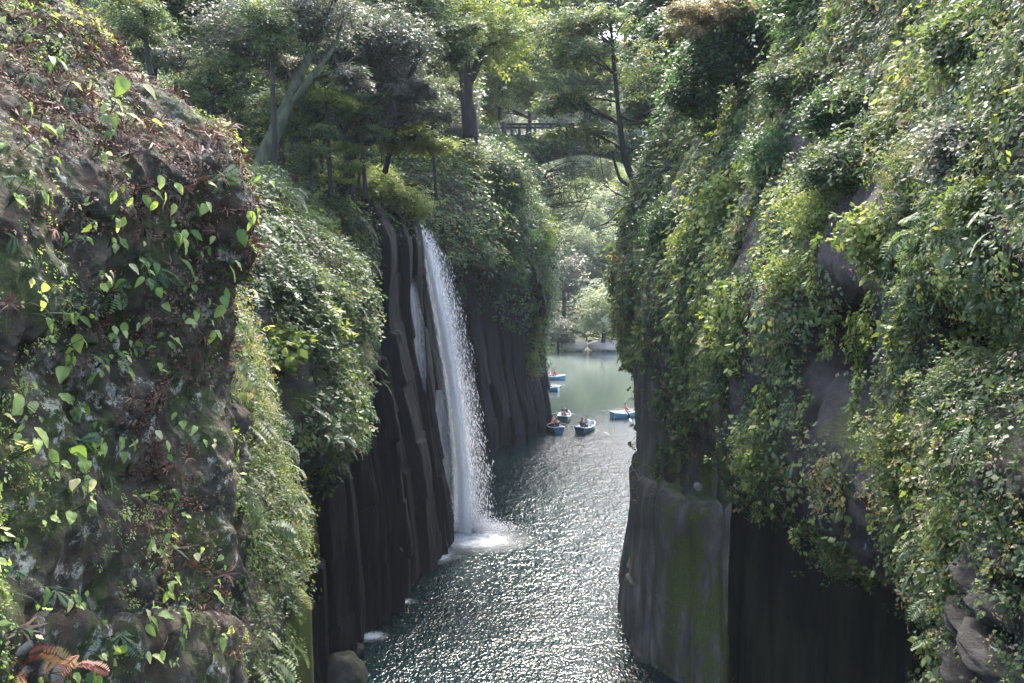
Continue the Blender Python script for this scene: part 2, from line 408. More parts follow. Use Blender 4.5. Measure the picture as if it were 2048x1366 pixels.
def d_right(G):
    a = fbm(G * np.array([.4, .4, .16]), 3, 3) * .42 + ridged(G * np.array([1.0, 1.0, .5]), 4, 9) * .24 + fbm(G * 3.1, 3, 21) * .09
    _, _, dep = proj(G); return a * np.clip(dep / 22, .3, 1.15) + (ridged(G * 2.2, 3, 44) * .16 + fbm(G * 7, 3, 45) * .05) * np.clip((20 - dep) / 8, 0, 1)

E2c = [
 [(1580,-150,64),(1500,50,62),(1440,230,60),(1360,380,58),(1300,520,57),(1290,600,56),(1310,720,56),(1320,800,54),(1330,900,52)],
 [(1500,-150,50),(1440,50,48),(1370,230,46),(1290,385,44),(1250,520,43),(1244,600,42.5),(1266,720,42),(1284,800,41),(1292,900,40)],
 [(1560,-150,44),(1500,50,42),(1420,230,40),(1350,380,38),(1300,520,37),(1290,600,36),(1305,720,36),(1315,850,36),(1330,970,35)],
 [(1640,-150,36),(1570,50,35),(1510,230,33),(1450,380,31),(1400,520,30),(1390,620,29),(1392,710,29),(1390,780,30),(1386,835,31)],
 [(1700,-150,30),(1640,50,29),(1580,230,26),(1530,380,24.5),(1490,520,23),(1470,640,22),(1465,770,21.5),(1458,860,22),(1492,975,22)],
 [(1800,-150,25),(1740,50,24),(1690,230,22),(1650,380,20),(1610,520,18.5),(1590,650,18),(1580,800,18.5),(1572,900,18),(1602,1005,18)],
 [(1920,-150,20),(1870,50,19),(1830,230,17),(1790,380,15.5),(1760,520,15),(1740,670,17.5),(1730,840,15),(1722,940,14),(1735,1105,14)],
 [(2020,-150,16),(1990,50,15),(1960,230,13.5),(1930,380,12.5),(1900,520,12),(1880,680,12),(1860,860,12),(1872,1000,11.5),(1895,1215,12)],
 [(2130,-150,12),(2100,50,11),(2080,230,10),(2060,380,9.5),(2040,520,9),(2040,680,13.5),(2000,850,9),(1985,1080,8.5),(1935,1480,9)],
 [(2330,-150,9),(2320,50,8.5),(2310,230,8),(2300,380,7.5),(2300,520,7),(2290,690,6.8),(2270,880,6.5),(2250,1080,6.5),(2200,1560,6.5)],
 [(3200,-150,5),(3200,50,5),(3200,230,5),(3200,380,5),(3200,520,5),(3200,690,5),(3200,880,5),(3200,1080,5),(3200,1700,5)],
]
for c in E2c:
    c[:] = [(a_, b_, d_ * (1 - .13 * np.clip((450 - b_) / 600, 0, 1))) for a_, b_, d_ in c]; u, v, d = c[-1]; c += [(u, v + 8, d * 1.1), (u + 10, v - 60, d * 1.35)]
right = Sheet('cliff_right', cols(*E2c), 420, 520, d_right, M['rock_right'])

def wall_sheet(name, plan, zs, mat, amp, colw, nr=160, nc=700, seed=0, lean=None, noise_amp=.25):
    """a vertical wall over a plan polyline, fluted like basalt columns; plan = [(x, y) per level]"""
    ctrl = np.stack([np.stack([np.array([x, y, z]) for x, y in pl]) for z, pl in zip(zs, plan)], 0)
    G0 = cr(cr(ctrl, nr, 0), nc, 1)
    s = np.concatenate([[0], np.cumsum(np.linalg.norm(np.diff(G0[0], axis=0)[:, :2], axis=1))])
    def disp(G):
        wob = fbm(G * np.array([.3, .3, .02]), 2, seed) * 1.1
        S = s[None] / colw + wob + 0 * G[..., 0]
        k = np.floor(S).astype(int); f = S - k
        hk = _h(k, k * 0, k * 0, seed)
        col = np.minimum(1, 7 * np.minimum(f, 1 - f)) * amp * (.35 + hk) + (f - .5) * (_h(k, k * 0, k * 0, seed + 9) - .5) * amp * 2.5 + (hk - .5) * amp * 1.4
        kz = np.floor(G[..., 2] / 2.6 + hk * 7 + 60).astype(int); crack = (_h(k, kz, k * 0, seed + 2) - .5) * amp * .9
        return col + fbm(G * np.array([.5, .5, .2]), 3, seed + 3) * noise_amp + fbm(G * np.array([3, 3, .8]), 3, seed + 5) * .06 + crack
    return Sheet(name, ctrl, nr, nc, disp, mat)

# left wall beside the fall, alcove and pier
base = [(-14,20),(-8.8,26),(-7.2,30),(-6.3,34),(-5.3,38),(-4.4,42),(-3.9,44.8),(-3.9,47.5),(-4.3,52),(-3.3,60),(-1.5,66),(.6,69),(2.5,71.2),(2.7,74),(0,79),(-12,88)]
mid  = [(-15,20),(-9.2,26),(-7.5,30),(-6.5,34),(-5.6,38),(-4.8,42),(-4.4,45),(-4.7,48),(-5.3,52),(-4.3,60),(-2.2,66),(-.4,69),(1.7,71.5),(2,74.2),(-.5,79),(-12,88)]
up   = [(-16,20),(-10,26),(-8.2,30),(-7.2,34),(-6.6,38),(-6.0,43),(-5.4,46.5),(-5.5,50),(-6.2,54),(-5.3,60),(-3,65.5),(-.5,68.5),(2.2,71.2),(2.6,74),(.2,79),(-12,88)]
top  = [(-20,20),(-14,26),(-12,30),(-10.2,35),(-8.8,40),(-7.5,45),(-6.4,48.5),(-5.9,51.5),(-7.5,56),(-7,62),(-5,68),(-2.5,71),(1,73.5),(1.5,77),(-2,82),(-14,90)]
ztop = 17.2
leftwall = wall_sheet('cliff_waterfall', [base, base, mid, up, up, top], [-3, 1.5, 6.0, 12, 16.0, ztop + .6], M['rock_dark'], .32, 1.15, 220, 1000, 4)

# right lower wall: pillar and cave
rb = [(12,60),(9,48),(5.6,40),(4.85,37),(4.8,35.4),(5.2,33),(6.1,31.3),(7.0,30.7),(7.75,30.6),(8.1,31.6),(9,33)]
rm = [(13,60),(10,48),(6.2,40),(5.1,37),(5.0,35.4),(5.3,33),(6.2,31.6),(7.0,31.1),(7.7,31),(8.1,31.8),(9,33)]
rt = [(13,60),(10,48),(6.4,40),(5.3,37.2),(5.2,35.8),(5.6,34.2),(6.7,34.2),(7.6,34),(8.2,33.7),(8.9,33.8),(10,34)]
lowright = wall_sheet('cliff_right_base', [rb, rb, rm, rm, rt, rt], [-3, 1, 4, 6.6, 7.3, 15], M['rock_wall'], .16, 1.7, 260, 900, 12, noise_amp=.28)
cb = [(7.75,31.0),(8.3,31.2),(9.6,30.6),(11.5,29),(12.6,26),(12.8,20),(12.5,12),(11,4)]
cave = wall_sheet('cave_wall', [cb, cb, cb, cb], [-3, 4, 9, 15], M['shaded_cave_rock'], .14, 1.5, 120, 600, 13, noise_amp=.18)

# near left rock (a few metres away)
def d_near(G):
    return (ridged(G * 1.5, 4, 2) * .13 + fbm(G * .8, 3, 5) * .16 + fbm(G * 4.5, 4, 8) * .06 + fbm(G * np.array([12, 12, 7]), 3, 30) * .03 + fbm(G * 30, 2, 33) * .008)
def nearcols():
    vs = [-160, 0, 100, 200, 300, 400, 500, 600, 700, 820, 950, 1100, 1250, 1400, 2600]
    ue = [-60, 60, 190, 320, 425, 455, 440, 418, 400, 408, 432, 440, 452, 478, 500]
    dn = [4.6, 4.55, 4.5, 4.48, 4.44, 4.4, 4.35, 4.3, 4.3, 4.3, 4.25, 4.1, 4.0, 3.9, 3.9]
    out = []
    for t, dd, du in ((0, -2.2, -1000), (0, -1.6, -560), (0, -1.05, -360), (0, -.7, -230), (0, -.42, -120), (0, -.18, -45), (0, 0, 0), (0, .5, -12), (0, 1.6, -120), (0, 3.5, -420)):
        out.append([(u + du + (0 if i else 0), v - (max(dd, 0)) * 0, max(d + dd, 1.6)) for i, (u, v, d) in enumerate(zip(ue, vs, dn))])
    return out
near = Sheet('rock_left', cols(*nearcols()), 520, 460, d_near, M['rock_near'])

# leafy rim below and behind it
def d_mid(G):
    return fbm(G * .6, 3, 40) * .5 + ridged(G * 1.4, 4, 41) * .2 + fbm(G * 4, 3, 42) * .05
rim = Sheet('cliff_left_rim', cols(
 [(200,560,7),(200,700,7),(200,800,7),(200,950,7),(200,1100,7),(200,1250,7),(200,1400,7),(200,2300,7)],
 [(330,560,8.5),(330,700,8),(330,800,8),(330,950,8),(330,1100,8),(330,1250,8),(330,1400,8),(330,2300,8)],
 [(420,600,12),(440,700,10),(450,800,9.5),(455,950,9.3),(460,1100,9),(470,1250,9),(480,1400,9),(490,2300,9)],
 sh([(450,620,15),(500,720,13),(520,820,11.5),(530,950,11),(540,1100,10.6),(545,1250,10.4),(545,1400,10.3),(550,2300,10)], -42),
 sh([(460,640,17),(520,740,15),(556,840,13.5),(578,950,13),(592,1100,12.5),(590,1210,12.2),(560,1400,12),(565,2300,12)], -42),
 sh([(440,650,20),(510,750,17),(540,850,16),(560,950,16),(575,1100,15),(575,1230,14),(540,1400,14),(540,2300,14)], -42),
 [(300,650,26),(400,750,24),(430,850,22),(440,950,22),(460,1100,22),(460,1230,20),(460,1400,20),(440,2300,20)],
 ), 260, 260, d_mid, M['rock_mid'])

# the bulging bluff behind it with its dark underside
bluff = Sheet('cliff_left_bluff', cols(
 [(100,380,20),(100,480,17),(150,600,16),(200,700,15),(250,800,15),(300,880,15),(330,900,17),(330,860,24)],
 [(400,385,24),(400,480,20),(420,600,18),(430,700,17),(440,800,16.5),(460,885,16.5),(470,905,19),(470,860,26)],
 [(520,392,30),(530,480,24),(540,600,20),(540,700,19),(545,800,18.5),(560,880,18.5),(570,905,22),(570,860,28)],
 sh([(610,402,34),(620,490,27),(630,600,22.5),(630,700,21.5),(630,800,21.5),(635,875,21.5),(640,900,25),(640,860,30)], -20),
 sh([(680,430,36),(695,495,31),(700,600,26),(698,700,25),(690,790,25),(676,862,25),(670,890,28),(670,850,32)], -38),
 sh([(720,450,39),(740,510,35),(742,600,30),(728,700,29),(716,790,28.5),(692,850,28),(690,870,31),(690,850,34)], -44),
 sh([(700,450,46),(725,510,42),(735,600,38),(720,700,36),(705,790,35),(685,850,34),(680,870,36),(680,850,38)], -44),
 ), 240, 260, lambda G: fbm(G * .4, 3, 50) * .9 + ridged(G * .9, 3, 51) * .25, M['rock_mid'])

# wooded ground over the gorge, left and right, and the far hill
gl = Sheet('hillside_left', cols(
 *[[(u, 520, 30 + max(0, (u - 500)) * .07), (u, 415 + max(0, u - 700) * .03, 36 + max(0, (u - 500)) * .055), (u, 330, 52 + max(0, (u - 500)) * .03), (u, 230, 66), (u, 120, 80), (u, 0, 95), (u, -200, 125), (u, -420, 170)] for u in (-900, -300, 0, 200, 400, 550, 680, 770, 850, 900, 960)]),
 120, 160, lambda G: fbm(G * .12, 3, 60) * 2, M['soil'])
# wooded slab over the pier, from the fall to the bridge
gm = Sheet('hillside_middle', cols(
 *[[(u, v0 + 140, 63 + k), (u, v0 + 40, 67 + k), (u, v0 - 10, 72 + k), (u - 10, v0 - 40, 82 + k), (u - 30, v0 - 60, 105 + k)] for u, v0, k in ((780, 330, -4), (860, 320, -2), (920, 310, 0), (980, 320, 2), (1030, 360, 4), (1075, 430, 6), (1085, 540, 8))]),
 60, 100, lambda G: fbm(G * .2, 3, 61) * 1.2, M['soil'])
hc = []
for u, vt in ((300,-420),(500,-400),(700,-380),(850,-350),(950,-300),(1040,-230),(1110,-120),(1165,60),(1195,260),(1218,350),(1250,430),(1310,520),(1400,600),(1500,650)):
    f = np.array([0, .06, .2, .4, .6, .8, 1.]); top_d = 120 + (697 - vt) * .17
    hc.append([(u, 702, 118)] + [(u, 697 + (vt - 697) * a, 121 + (top_d - 121) * a ** 1.1) for a in f[1:]] + [(u, vt + 10, top_d + 60)])
far = Sheet('hill_far', cols(*hc), 120, 160, lambda G: fbm(G * .05, 4, 70) * 4 + fbm(G * .3, 3, 71) * .8, M['hill'])
mt = Sheet('mountain', cols(*[[(u, 720, 560), (u, 560, 600), (u, 400, 640), (u, a, 680), (u, a + 40, 760)] for u, a in ((600, -50), (800, -40), (1000, 0), (1150, 60), (1300, 160), (1450, 260), (1700, 330), (2000, 350))]),
 40, 80, lambda G: fbm(G * .012, 4, 80) * 14, M['hill'])
gr = Sheet('hillside_right', cols(
 [(1330,330,52),(1380,150,56),(1420,0,62),(1430,-200,72),(1430,-400,90)], [(1400,260,46),(1440,100,48),(1500,-20,54),(1560,-200,62),(1560,-400,80)],
 [(1500,150,40),(1560,40,41),(1640,-60,46),(1700,-200,54),(1700,-400,70)], [(1700,60,32),(1760,-20,34),(1800,-100,38),(1850,-200,44),(1850,-400,60)],
 [(2000,0,24),(2030,-60,26),(2060,-130,30),(2100,-220,36),(2100,-400,50)], [(2500,-60,20),(2500,-100,22),(2500,-160,26),(2500,-240,32),(2500,-400,50)]),
 80, 100, lambda G: fbm(G * .2, 3, 62) * 1.2, M['soil'])

# ---------------------------------------------------------------- ground cover
TI = T_ivy(); TIs = T_ivy(k=9, L=.45, w=.28, seed=8); TF = T_fern(); TS = T_spray(); TB = T_blade(); TL = T_ivy(k=4, L=.9, w=.6, seed=9, spread=.5)

def cover(name, sheet, n, keep, size, T, mat, label_seed, outw=.25, w_up=.5, w_rnd=.4, spin=.6, near=0, lowf=.25, bias=0., var=.45):
    r = np.random.default_rng(label_seed)
    p, nn = sheet.scatter(n, keep, label_seed, near)
    w = nn + np.array([0, 0, w_up]) + r.normal(size=p.shape) * w_rnd
    b = np.clip(.5 + bias + fbm(p * lowf, 2, label_seed) * .7 + (r.random(len(p)) - .5) * .5, 0, 1)
    dep = proj(p)[2]; sz = size(dep) if callable(size) else size
    return foliage(p + nn * (r.random((len(p), 1)) * outw), w, sz, T, r, spin, b, var)

def stuff(name, parts, mat):
    V, Q, R = join(parts); return tag(mk(name, V, Q, mat, rnd=R), kind='stuff')

def inpoly(u, v, poly):
    c = np.zeros(np.shape(u), bool); n = len(poly)
    for i in range(n):
        x0, y0 = poly[i]; x1, y1 = poly[(i + 1) % n]
        if y0 == y1: continue
        c ^= ((y0 > v) != (y1 > v)) & (u < (x1 - x0) * (v - y0) / (y1 - y0) + x0)
    return c

bare = [[(1385, 830), (1452, 800), (1470, 900), (1470, 1040), (1370, 1010)], [(1640, 620), (1770, 600), (1790, 780), (1740, 960), (1690, 960), (1610, 720)],
        [(1990, 605), (2100, 595), (2100, 700), (1990, 690)], [(1560, 230), (1640, 190), (1640, 300), (1560, 340)], [(1480, 260), (1502, 260), (1500, 400), (1480, 400)], [(1230, 725), (1330, 740), (1335, 860), (1330, 960), (1250, 960)],
        [(1630, 270), (1730, 270), (1700, 340), (1620, 350)]]
def keep_right(p, u, v):
    k = np.clip(.48 + fbm(p * np.array([.8, .8, .28]), 3, 90) * 2.3 + fbm(p * np.array([2.2, 2.2, .8]), 2, 93) * 1.1, 0, 1)
    for b in bare: k = np.where(inpoly(u, v, b), k * .015, k)
    k = np.where((u > 1860) & (v < 1120), np.maximum(k, .45), k)
    k = np.where((v > 700) & (u > 1500), k * .55, k)
    lip = np.interp(u, [1250, 1340, 1390, 1470, 1490, 1600, 1730, 1880, 1950], [930, 930, 815, 900, 935, 995, 1085, 1185, 1500])
    k = np.where(v > lip, k * .25, k)
    return k
szr = lambda d: .075 + .0062 * d
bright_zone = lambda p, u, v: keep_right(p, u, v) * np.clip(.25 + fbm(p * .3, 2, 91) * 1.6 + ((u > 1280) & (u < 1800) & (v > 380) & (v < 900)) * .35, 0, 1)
stuff('ivy_cover', [cover('', right, 60000, keep_right, szr, TI, None, 101, outw=.35, near=.7, w_up=.15, bias=.08),
                    cover('', right, 60000, keep_right, lambda d: .07 + .0045 * d, TIs, None, 102, outw=.5, near=.9, w_up=.15)], M['leaf_mixed'])
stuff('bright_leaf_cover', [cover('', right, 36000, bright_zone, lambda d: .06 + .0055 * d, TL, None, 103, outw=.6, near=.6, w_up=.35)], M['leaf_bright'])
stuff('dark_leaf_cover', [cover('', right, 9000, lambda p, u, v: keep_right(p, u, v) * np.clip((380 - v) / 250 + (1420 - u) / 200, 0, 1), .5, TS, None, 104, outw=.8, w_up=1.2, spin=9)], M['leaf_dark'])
stuff('dry_leaf_cover', [cover('', right, 26000, lambda p, u, v: keep_right(p, u, v) * np.clip((v - 400) / 400, 0, 1) * (u > 1450), lambda d: .06 + .004 * d, TIs, None, 105, outw=.5, near=.8, w_up=.15)], M['leaf_olive'])
stuff('fern_cover', [cover('', right, 2600, lambda p, u, v: keep_right(p, u, v) * (u > 1500), lambda d: .09 + .006 * d, TF, None, 106, outw=.3, w_up=.9, spin=.5, near=1)], M['fern_near'])
stuff('dead_leaf_patches', [cover('', right, 26000, lambda p, u, v: keep_right(p, u, v) * np.clip(fbm(p * .8, 2, 191) * 4 - .6 + (u > 1850) * .35, 0, 1) * (u > 1430), lambda d: .05 + .004 * d, TIs, None, 108, outw=.5, near=.8, w_rnd=.8),
                            cover('', right, 5000, lambda p, u, v: keep_right(p, u, v) * np.clip(fbm(p * .8, 2, 192) * 3 - .3, 0, 1) * (u > 1430), lambda d: .08 + .006 * d, TB, None, 109, outw=.4, near=.8, w_rnd=.8)], M['dead_leaf'])
stuff('dark_leaf_patches', [cover('', right, 26000, lambda p, u, v: keep_right(p, u, v) * np.clip(fbm(p * .7, 2, 193) * 4 - .2, 0, 1), lambda d: .06 + .006 * d, TI, None, 110, outw=.45, near=.6)], M['leaf_dark'])  # darker green leaves in random patches
stuff('pillar_moss_leaves', [cover('', lowright, 5000, lambda p, u, v: ((p[:, 2] > 6.2) & (p[:, 1] < 38) & (u < 1500)) * .7 + (np.abs(u - 1400) < 90) * (v > 1050) * np.clip(fbm(p * np.array([2, 2, .4]), 2, 9) * 3 - .6, 0, 1), .16, TIs, None, 107)], M['leaf_olive'])

def keep_bluff(p, u, v):
    k = np.clip(.62 + fbm(p * .6, 3, 95) * 1.7, 0, 1)
    return np.where(v > 880, k * .1, k)
stuff('bluff_leaf_cover', [cover('', bluff, 34000, keep_bluff, lambda d: .07 + .005 * d, TIs, None, 111, outw=.6),
                      cover('', bluff, 16000, lambda p, u, v: keep_bluff(p, u, v) * (fbm(p * .35, 2, 96) > .0), lambda d: .2 + .003 * d, TS, None, 112, outw=.9, w_up=1.5, spin=9)], M['leaf_mixed'])
stuff('bluff_fronds', [cover('', bluff, 1500, keep_bluff, lambda d: .12 + .007 * d, TF, None, 117, outw=.9, w_up=.9), cover('', bluff, 9000, lambda p, u, v: keep_bluff(p, u, v) * np.clip(fbm(p * .9, 2, 195) * 4, 0, 1), lambda d: .08 + .006 * d, TI, None, 118, outw=.9)], M['leaf_dark'])
stuff('bluff_bright_leaves', [cover('', bluff, 8000, lambda p, u, v: keep_bluff(p, u, v) * np.clip(fbm(p * .4, 2, 97) * 3 + .45, 0, 1), lambda d: .065 + .005 * d, TL, None, 113, outw=.7)], M['leaf_bright'])
def keep_rim(p, u, v):
    return np.clip(.5 + fbm(p * .7, 3, 98) * 1.6, 0, 1) * np.where((v > 1190) & (u > 530), .15, 1)
stuff('rim_leaf_cover', [cover('', rim, 34000, keep_rim, .095, TIs, None, 114, outw=.35), cover('', rim, 1800, keep_rim, .22, TF, None, 116, outw=.2, w_up=.9)], M['leaf_mixed'])
stuff('rim_dry_leaves', [cover('', rim, 18000, keep_rim, .075, TIs, None, 115, outw=.4)], M['leaf_olive'])

stuff('undergrowth', [cover('', gl, 60000, lambda p, u, v: (p[:, 1] < 130) * (u > -150) * 1., lambda d: .22 + .006 * d, TS, None, 121, near=1.2, outw=1.6, w_up=1.5, spin=9),
                      cover('', gm, 16000, None, .45, TS, None, 122, outw=1.2, w_up=1.5, spin=9),
                      cover('', gr, 9000, None, .6, TS, None, 123, outw=2., w_up=1.5, spin=9)], M['leaf_dark'])
stuff('forest_floor_plants', [cover('', gl, 40000, lambda p, u, v: (p[:, 1] < 130) * (u > -150) * 1., lambda d: .2 + .005 * d, TS, None, 127, near=.9, outw=2.8, w_up=1.5, spin=9)], M['leaf_bright'])
stuff('ledge_plants', [cover('', leftwall, 9000, lambda p, u, v: np.clip((p[:, 2] - 15.2) / 1.5, 0, 1) * (p[:, 1] < 56), .3, TIs, None, 124, outw=.5),
                       cover('', leftwall, 16000, lambda p, u, v: np.clip((p[:, 2] - np.interp(p[:, 1], [50, 56, 62, 68, 71, 74], [14, 13, 11, 8, 5.0, 4])) / 3, 0, 1) * (p[:, 1] > 52) * np.clip(.8 + fbm(p * .5, 2, 8), 0, 1), .42, TI, None, 125, outw=.8)], M['leaf_dark'])
stuff('pier_edge_leaves', [cover('', leftwall, 9000, lambda p, u, v: (p[:, 1] > 69.5) * (p[:, 2] > 4.5) * (u > 1035) * 1., .28, TIs, None, 126, outw=.7)], M['leaf_mixed'])

# far hill: mass of small foliage between the separate trees
stuff('far_woodland', [cover('', far, 40000, lambda p, u, v: (u > 850) & (p[:, 1] < 260), lambda d: .5 + .004 * d, T_spray(k=7, L=.7, w=.45, seed=5), None, 131, outw=1.5, w_up=1.2, spin=9, lowf=.08)], M['leaf_far_hazed'])

# ---------------------------------------------------------------- trees
TS7 = T_spray(k=8, L=.55, w=.32, seed=6, bend=.3)
def crown_geo(ells, n, size, r, T=TS7, flatz=.55, up=1.2, clumps=9, clump_r=.38):
    parts = []
    tot = sum((e[1][0] * e[1][1] + e[1][0] * e[1][2]) for e in ells)
    centres = []
    for c, rad in ells:
        rad = np.asarray(rad, float); k = max(3, int(clumps * (rad[0] * rad[1] + rad[0] * rad[2]) / tot * len(ells)))
        dv = nrmz(r.normal(size=(k, 3))) * (r.random((k, 1)) ** .4) * .85; cc = np.asarray(c) + dv * rad; centres.append(cc)
        m = int(n * (rad[0] * rad[1] + rad[0] * rad[2]) / tot); w = r.random(k) + .4; ki = r.choice(k, m, p=w / w.sum())
        off = r.normal(size=(m, 3)) * np.array([1, 1, flatz]) * rad.min() * clump_r
        p = cc[ki] + off
        wv = nrmz(off + 1e-6) * .5 + np.array([0, 0, up]) + r.normal(size=(m, 3)) * .35
        b = np.clip(r.random(k)[ki] * .6 + r.random(m) * .4, 0, 1)
        parts.append(foliage(p, wv, size, T, r, 9, b, .3))
    return join(parts), np.concatenate(centres)

def bez(a, b, r, sag=.15, n=6):
    a = np.asarray(a, float); b = np.asarray(b, float); t = np.linspace(0, 1, n)[:, None]; L = np.linalg.norm(b - a)
    m = (a + b) / 2 + r.normal(size=3) * L * .08 + np.array([0, 0, L * sag])
    return a * (1 - t) ** 2 + 2 * m * t * (1 - t) + b * t * t

def tree(name, label, cat, path, rads, ells, n, size, leaf, bark, group=None, seed=0, branches=10, T=TS7, flatz=.55, extra=(), clumps=9, clump_r=.38, brad=.3, up=1.2):
    """path: world points of the trunk; ells: [(centre, radii)] of the crown"""
    r = np.random.default_rng(seed + 1000); path = np.asarray(path, float); base = path[0]
    root = empty(name, tuple(base)); tag(root, label, cat, group)
    (V, Q, R), cc = crown_geo(ells, n, size, r, T, flatz, up, clumps, clump_r)
    g = Geo(); pp = cr(path, 16); rr = cr(np.asarray(rads, float), 16); g.tube(pp, rr, 9, wob=.25)
    for k in r.permutation(len(cc))[:branches]:
        c = cc[k]; d = np.linalg.norm(pp - c, axis=1) + (pp[:, 2] > c[2]) * 3; i = max(3, int(np.argmin(d)) - 1)
        L = np.linalg.norm(c - pp[i]); r0 = min(rr[i] * .6, .03 + L * .02) * (.7 + brad)
        bp = bez(pp[i], c, r); g.tube(bp, np.linspace(r0, r0 * .25, len(bp)), 5, wob=0)
        for q in range(4):
            j = r.integers(2, 5); e = bp[j] + r.normal(size=3) * L * .25; tp = bez(bp[j], e, r, .05, 4); g.tube(tp, np.linspace(r0 * .45, r0 * .12, 4), 4)
    for ex in extra:
        ep, er = ex; ep = cr(np.asarray(ep, float), 10); g.tube(ep, cr(np.asarray(er, float), 10), 7, wob=.15)
    g.make('trunk', bark, root, smooth=True, origin=base).location = (0, 0, 0)
    o = mk('crown', V - base, Q, leaf, root, rnd=R)
    return root

def E(u, v, d, ru, rv, rd=None):
    """crown ellipsoid from photo size: centre pixel, half width and half height in pixels at distance d"""
    c = P(u, v, d); a = ru * d / F; b = rv * d / F
    return (c, (a, rd if rd else a, b))

def L3(*q): return [P(*x) for x in q]

pp = lambda px, d: px * d / F
mid_trees = [
 ('leaning_tree', 'pale green mossy trunk leaning right from the ledge edge behind the near left rock', [(500,385,30),(535,300,30),(570,220,30),(600,150,30.5),(640,60,31),(670,-40,32)], [.30,.26,.2,.16,.10,.06],
   [E(610,30,31,120,60),E(480,60,31,90,60),E(560,130,32,60,25),E(710,150,31,50,22)], 3600, .19, 'leaf_mauve', 'bark_moss', [([P(585,205,30),P(625,150,30),P(665,100,30.5),P(690,30,31)],[.11,.09,.06,.03])]),
 ('forked_tree', 'dark forked trunk spreading three bare limbs beneath a greyish purple crown', [(672,410,36),(690,360,36),(695,300,36),(650,200,36),(640,100,36.5),(620,-20,37)], [.28,.24,.2,.15,.11,.06],
   [E(760,80,36,110,65),E(660,50,37,90,50),E(820,180,36,60,22),E(730,190,37,60,14),E(860,230,37,50,16),E(640,150,37,50,16)], 7000, .19, 'leaf_mauve', 'bark_dark', [([P(697,300,36),P(760,268,36),P(795,200,36),P(830,130,36),P(850,40,36)],[.2,.17,.13,.1,.05]), ([P(695,300,36),P(715,240,36),P(725,170,36),P(760,60,36)],[.16,.12,.09,.05])]),
 ('broad_tree', 'thick dark trunk with two upward limbs standing over the middle of the gorge', [(940,275,62),(936,220,62),(930,150,62),(925,80,62),(900,-40,63)], [.55,.5,.42,.3,.2],
   [E(880,30,60,90,60),E(990,50,62,80,70),E(930,110,64,60,40)], 2600, .42, 'leaf_bright', 'bark_dark', [([P(935,200,62),P(900,180,62),P(860,165,61)],[.3,.24,.14]), ([P(935,170,62),P(962,110,62),P(970,20,62)],[.3,.26,.15])]),
 ('maple_tree', 'light green layered maple hanging over the bright bush above the fall', [(770,345,44),(790,260,43),(810,200,43),(830,130,43)], [.14,.12,.09,.05],
   [E(820,235,43,75,26),E(850,285,43,60,26),E(790,285,43,50,18),E(760,215,43,50,16)], 3000, .2, 'leaf_bright', 'bark_dark', []),
 ('slender_tree', 'slender dark tree forking at its foot on the right cliff edge with thin layered sprays', [(1278,378,44),(1250,320,44),(1240,250,44),(1230,150,44),(1222,60,44),(1212,-40,44)], [.2,.16,.13,.1,.07,.04],
   [E(1150,110,44,90,30),E(1190,40,44,90,30),E(1140,190,44,80,18),E(1280,130,45,50,60),E(1170,260,44,60,20),E(1120,210,44,70,16),E(1120,60,45,80,40),E(1120,262,45,70,12),E(1205,290,44,40,12)], 2600, .27, 'leaf_mixed', 'bark_dark', [([P(1278,378,44),P(1244,362,44),P(1232,335,44),P(1222,290,44)],[.13,.09,.07,.03]), ([P(1278,376,44),P(1292,362,44.5),P(1310,330,45)],[.14,.1,.05]), ([P(1238,230,44),P(1260,240,44),P(1290,245,44)],[.07,.05,.03]),
     ([P(1265,400,43.5),P(1235,425,43),P(1215,445,42.5),P(1180,458,42)],[.06,.045,.035,.015]), ([P(1262,400,43.5),P(1230,385,43),P(1205,365,42.5)],[.045,.03,.015]), ([P(1232,100,44),P(1190,110,44),P(1130,118,44)],[.05,.035,.02]), ([P(1238,205,44),P(1180,195,44),P(1100,200,44)],[.05,.035,.015])]),
 ('overhanging_tree', 'dark leaved tree hanging over the right cliff face below an orange tinted crown', [(1500,190,33),(1450,130,33),(1410,80,33),(1370,40,33)], [.2,.16,.12,.06],
   [E(1420,120,32,80,45),E(1500,70,32,90,40),E(1380,200,33,50,30)], 2600, .30, 'leaf_dark', 'bark_dark', []),
 ('autumn_tree', 'small tree with orange and cream leaves at the top right of the gorge', [(1470,100,34),(1430,60,33),(1400,30,33)], [.1,.08,.04],
   [E(1410,22,31,85,20),E(1370,62,31,45,12),E(1480,10,31,50,14)], 2000, .17, 'leaf_orange', 'bark_dark', []),
 ('shaded_tree', 'dark tree with hanging roots on the upper right slope', [(1660,170,27),(1650,100,27),(1650,30,27),(1640,-60,27)], [.16,.14,.12,.08],
   [E(1700,50,27,120,60),E(1800,90,24,90,50),E(1620,-10,28,100,50)], 2600, .26, 'leaf_dark', 'bark_dark', [([P(1660,110,27),P(1700,140,26.5),P(1740,190,26)],[.07,.05,.03]), ([P(1655,100,27),P(1658,160,26.8),P(1662,230,26.5)],[.05,.04,.02])]),
 ('bank_tree', 'spreading tree rooted on the left bank between the bridge and the lower pool', [(1060,470,84),(1075,400,84),(1095,340,84)], [.2,.16,.08],
   [E(1110,370,84,50,40),E(1160,400,86,50,40),E(1090,440,83,28,40),E(1170,340,86,50,25)], 600, .34, 'leaf_mixed', 'bark_dark', []),
]
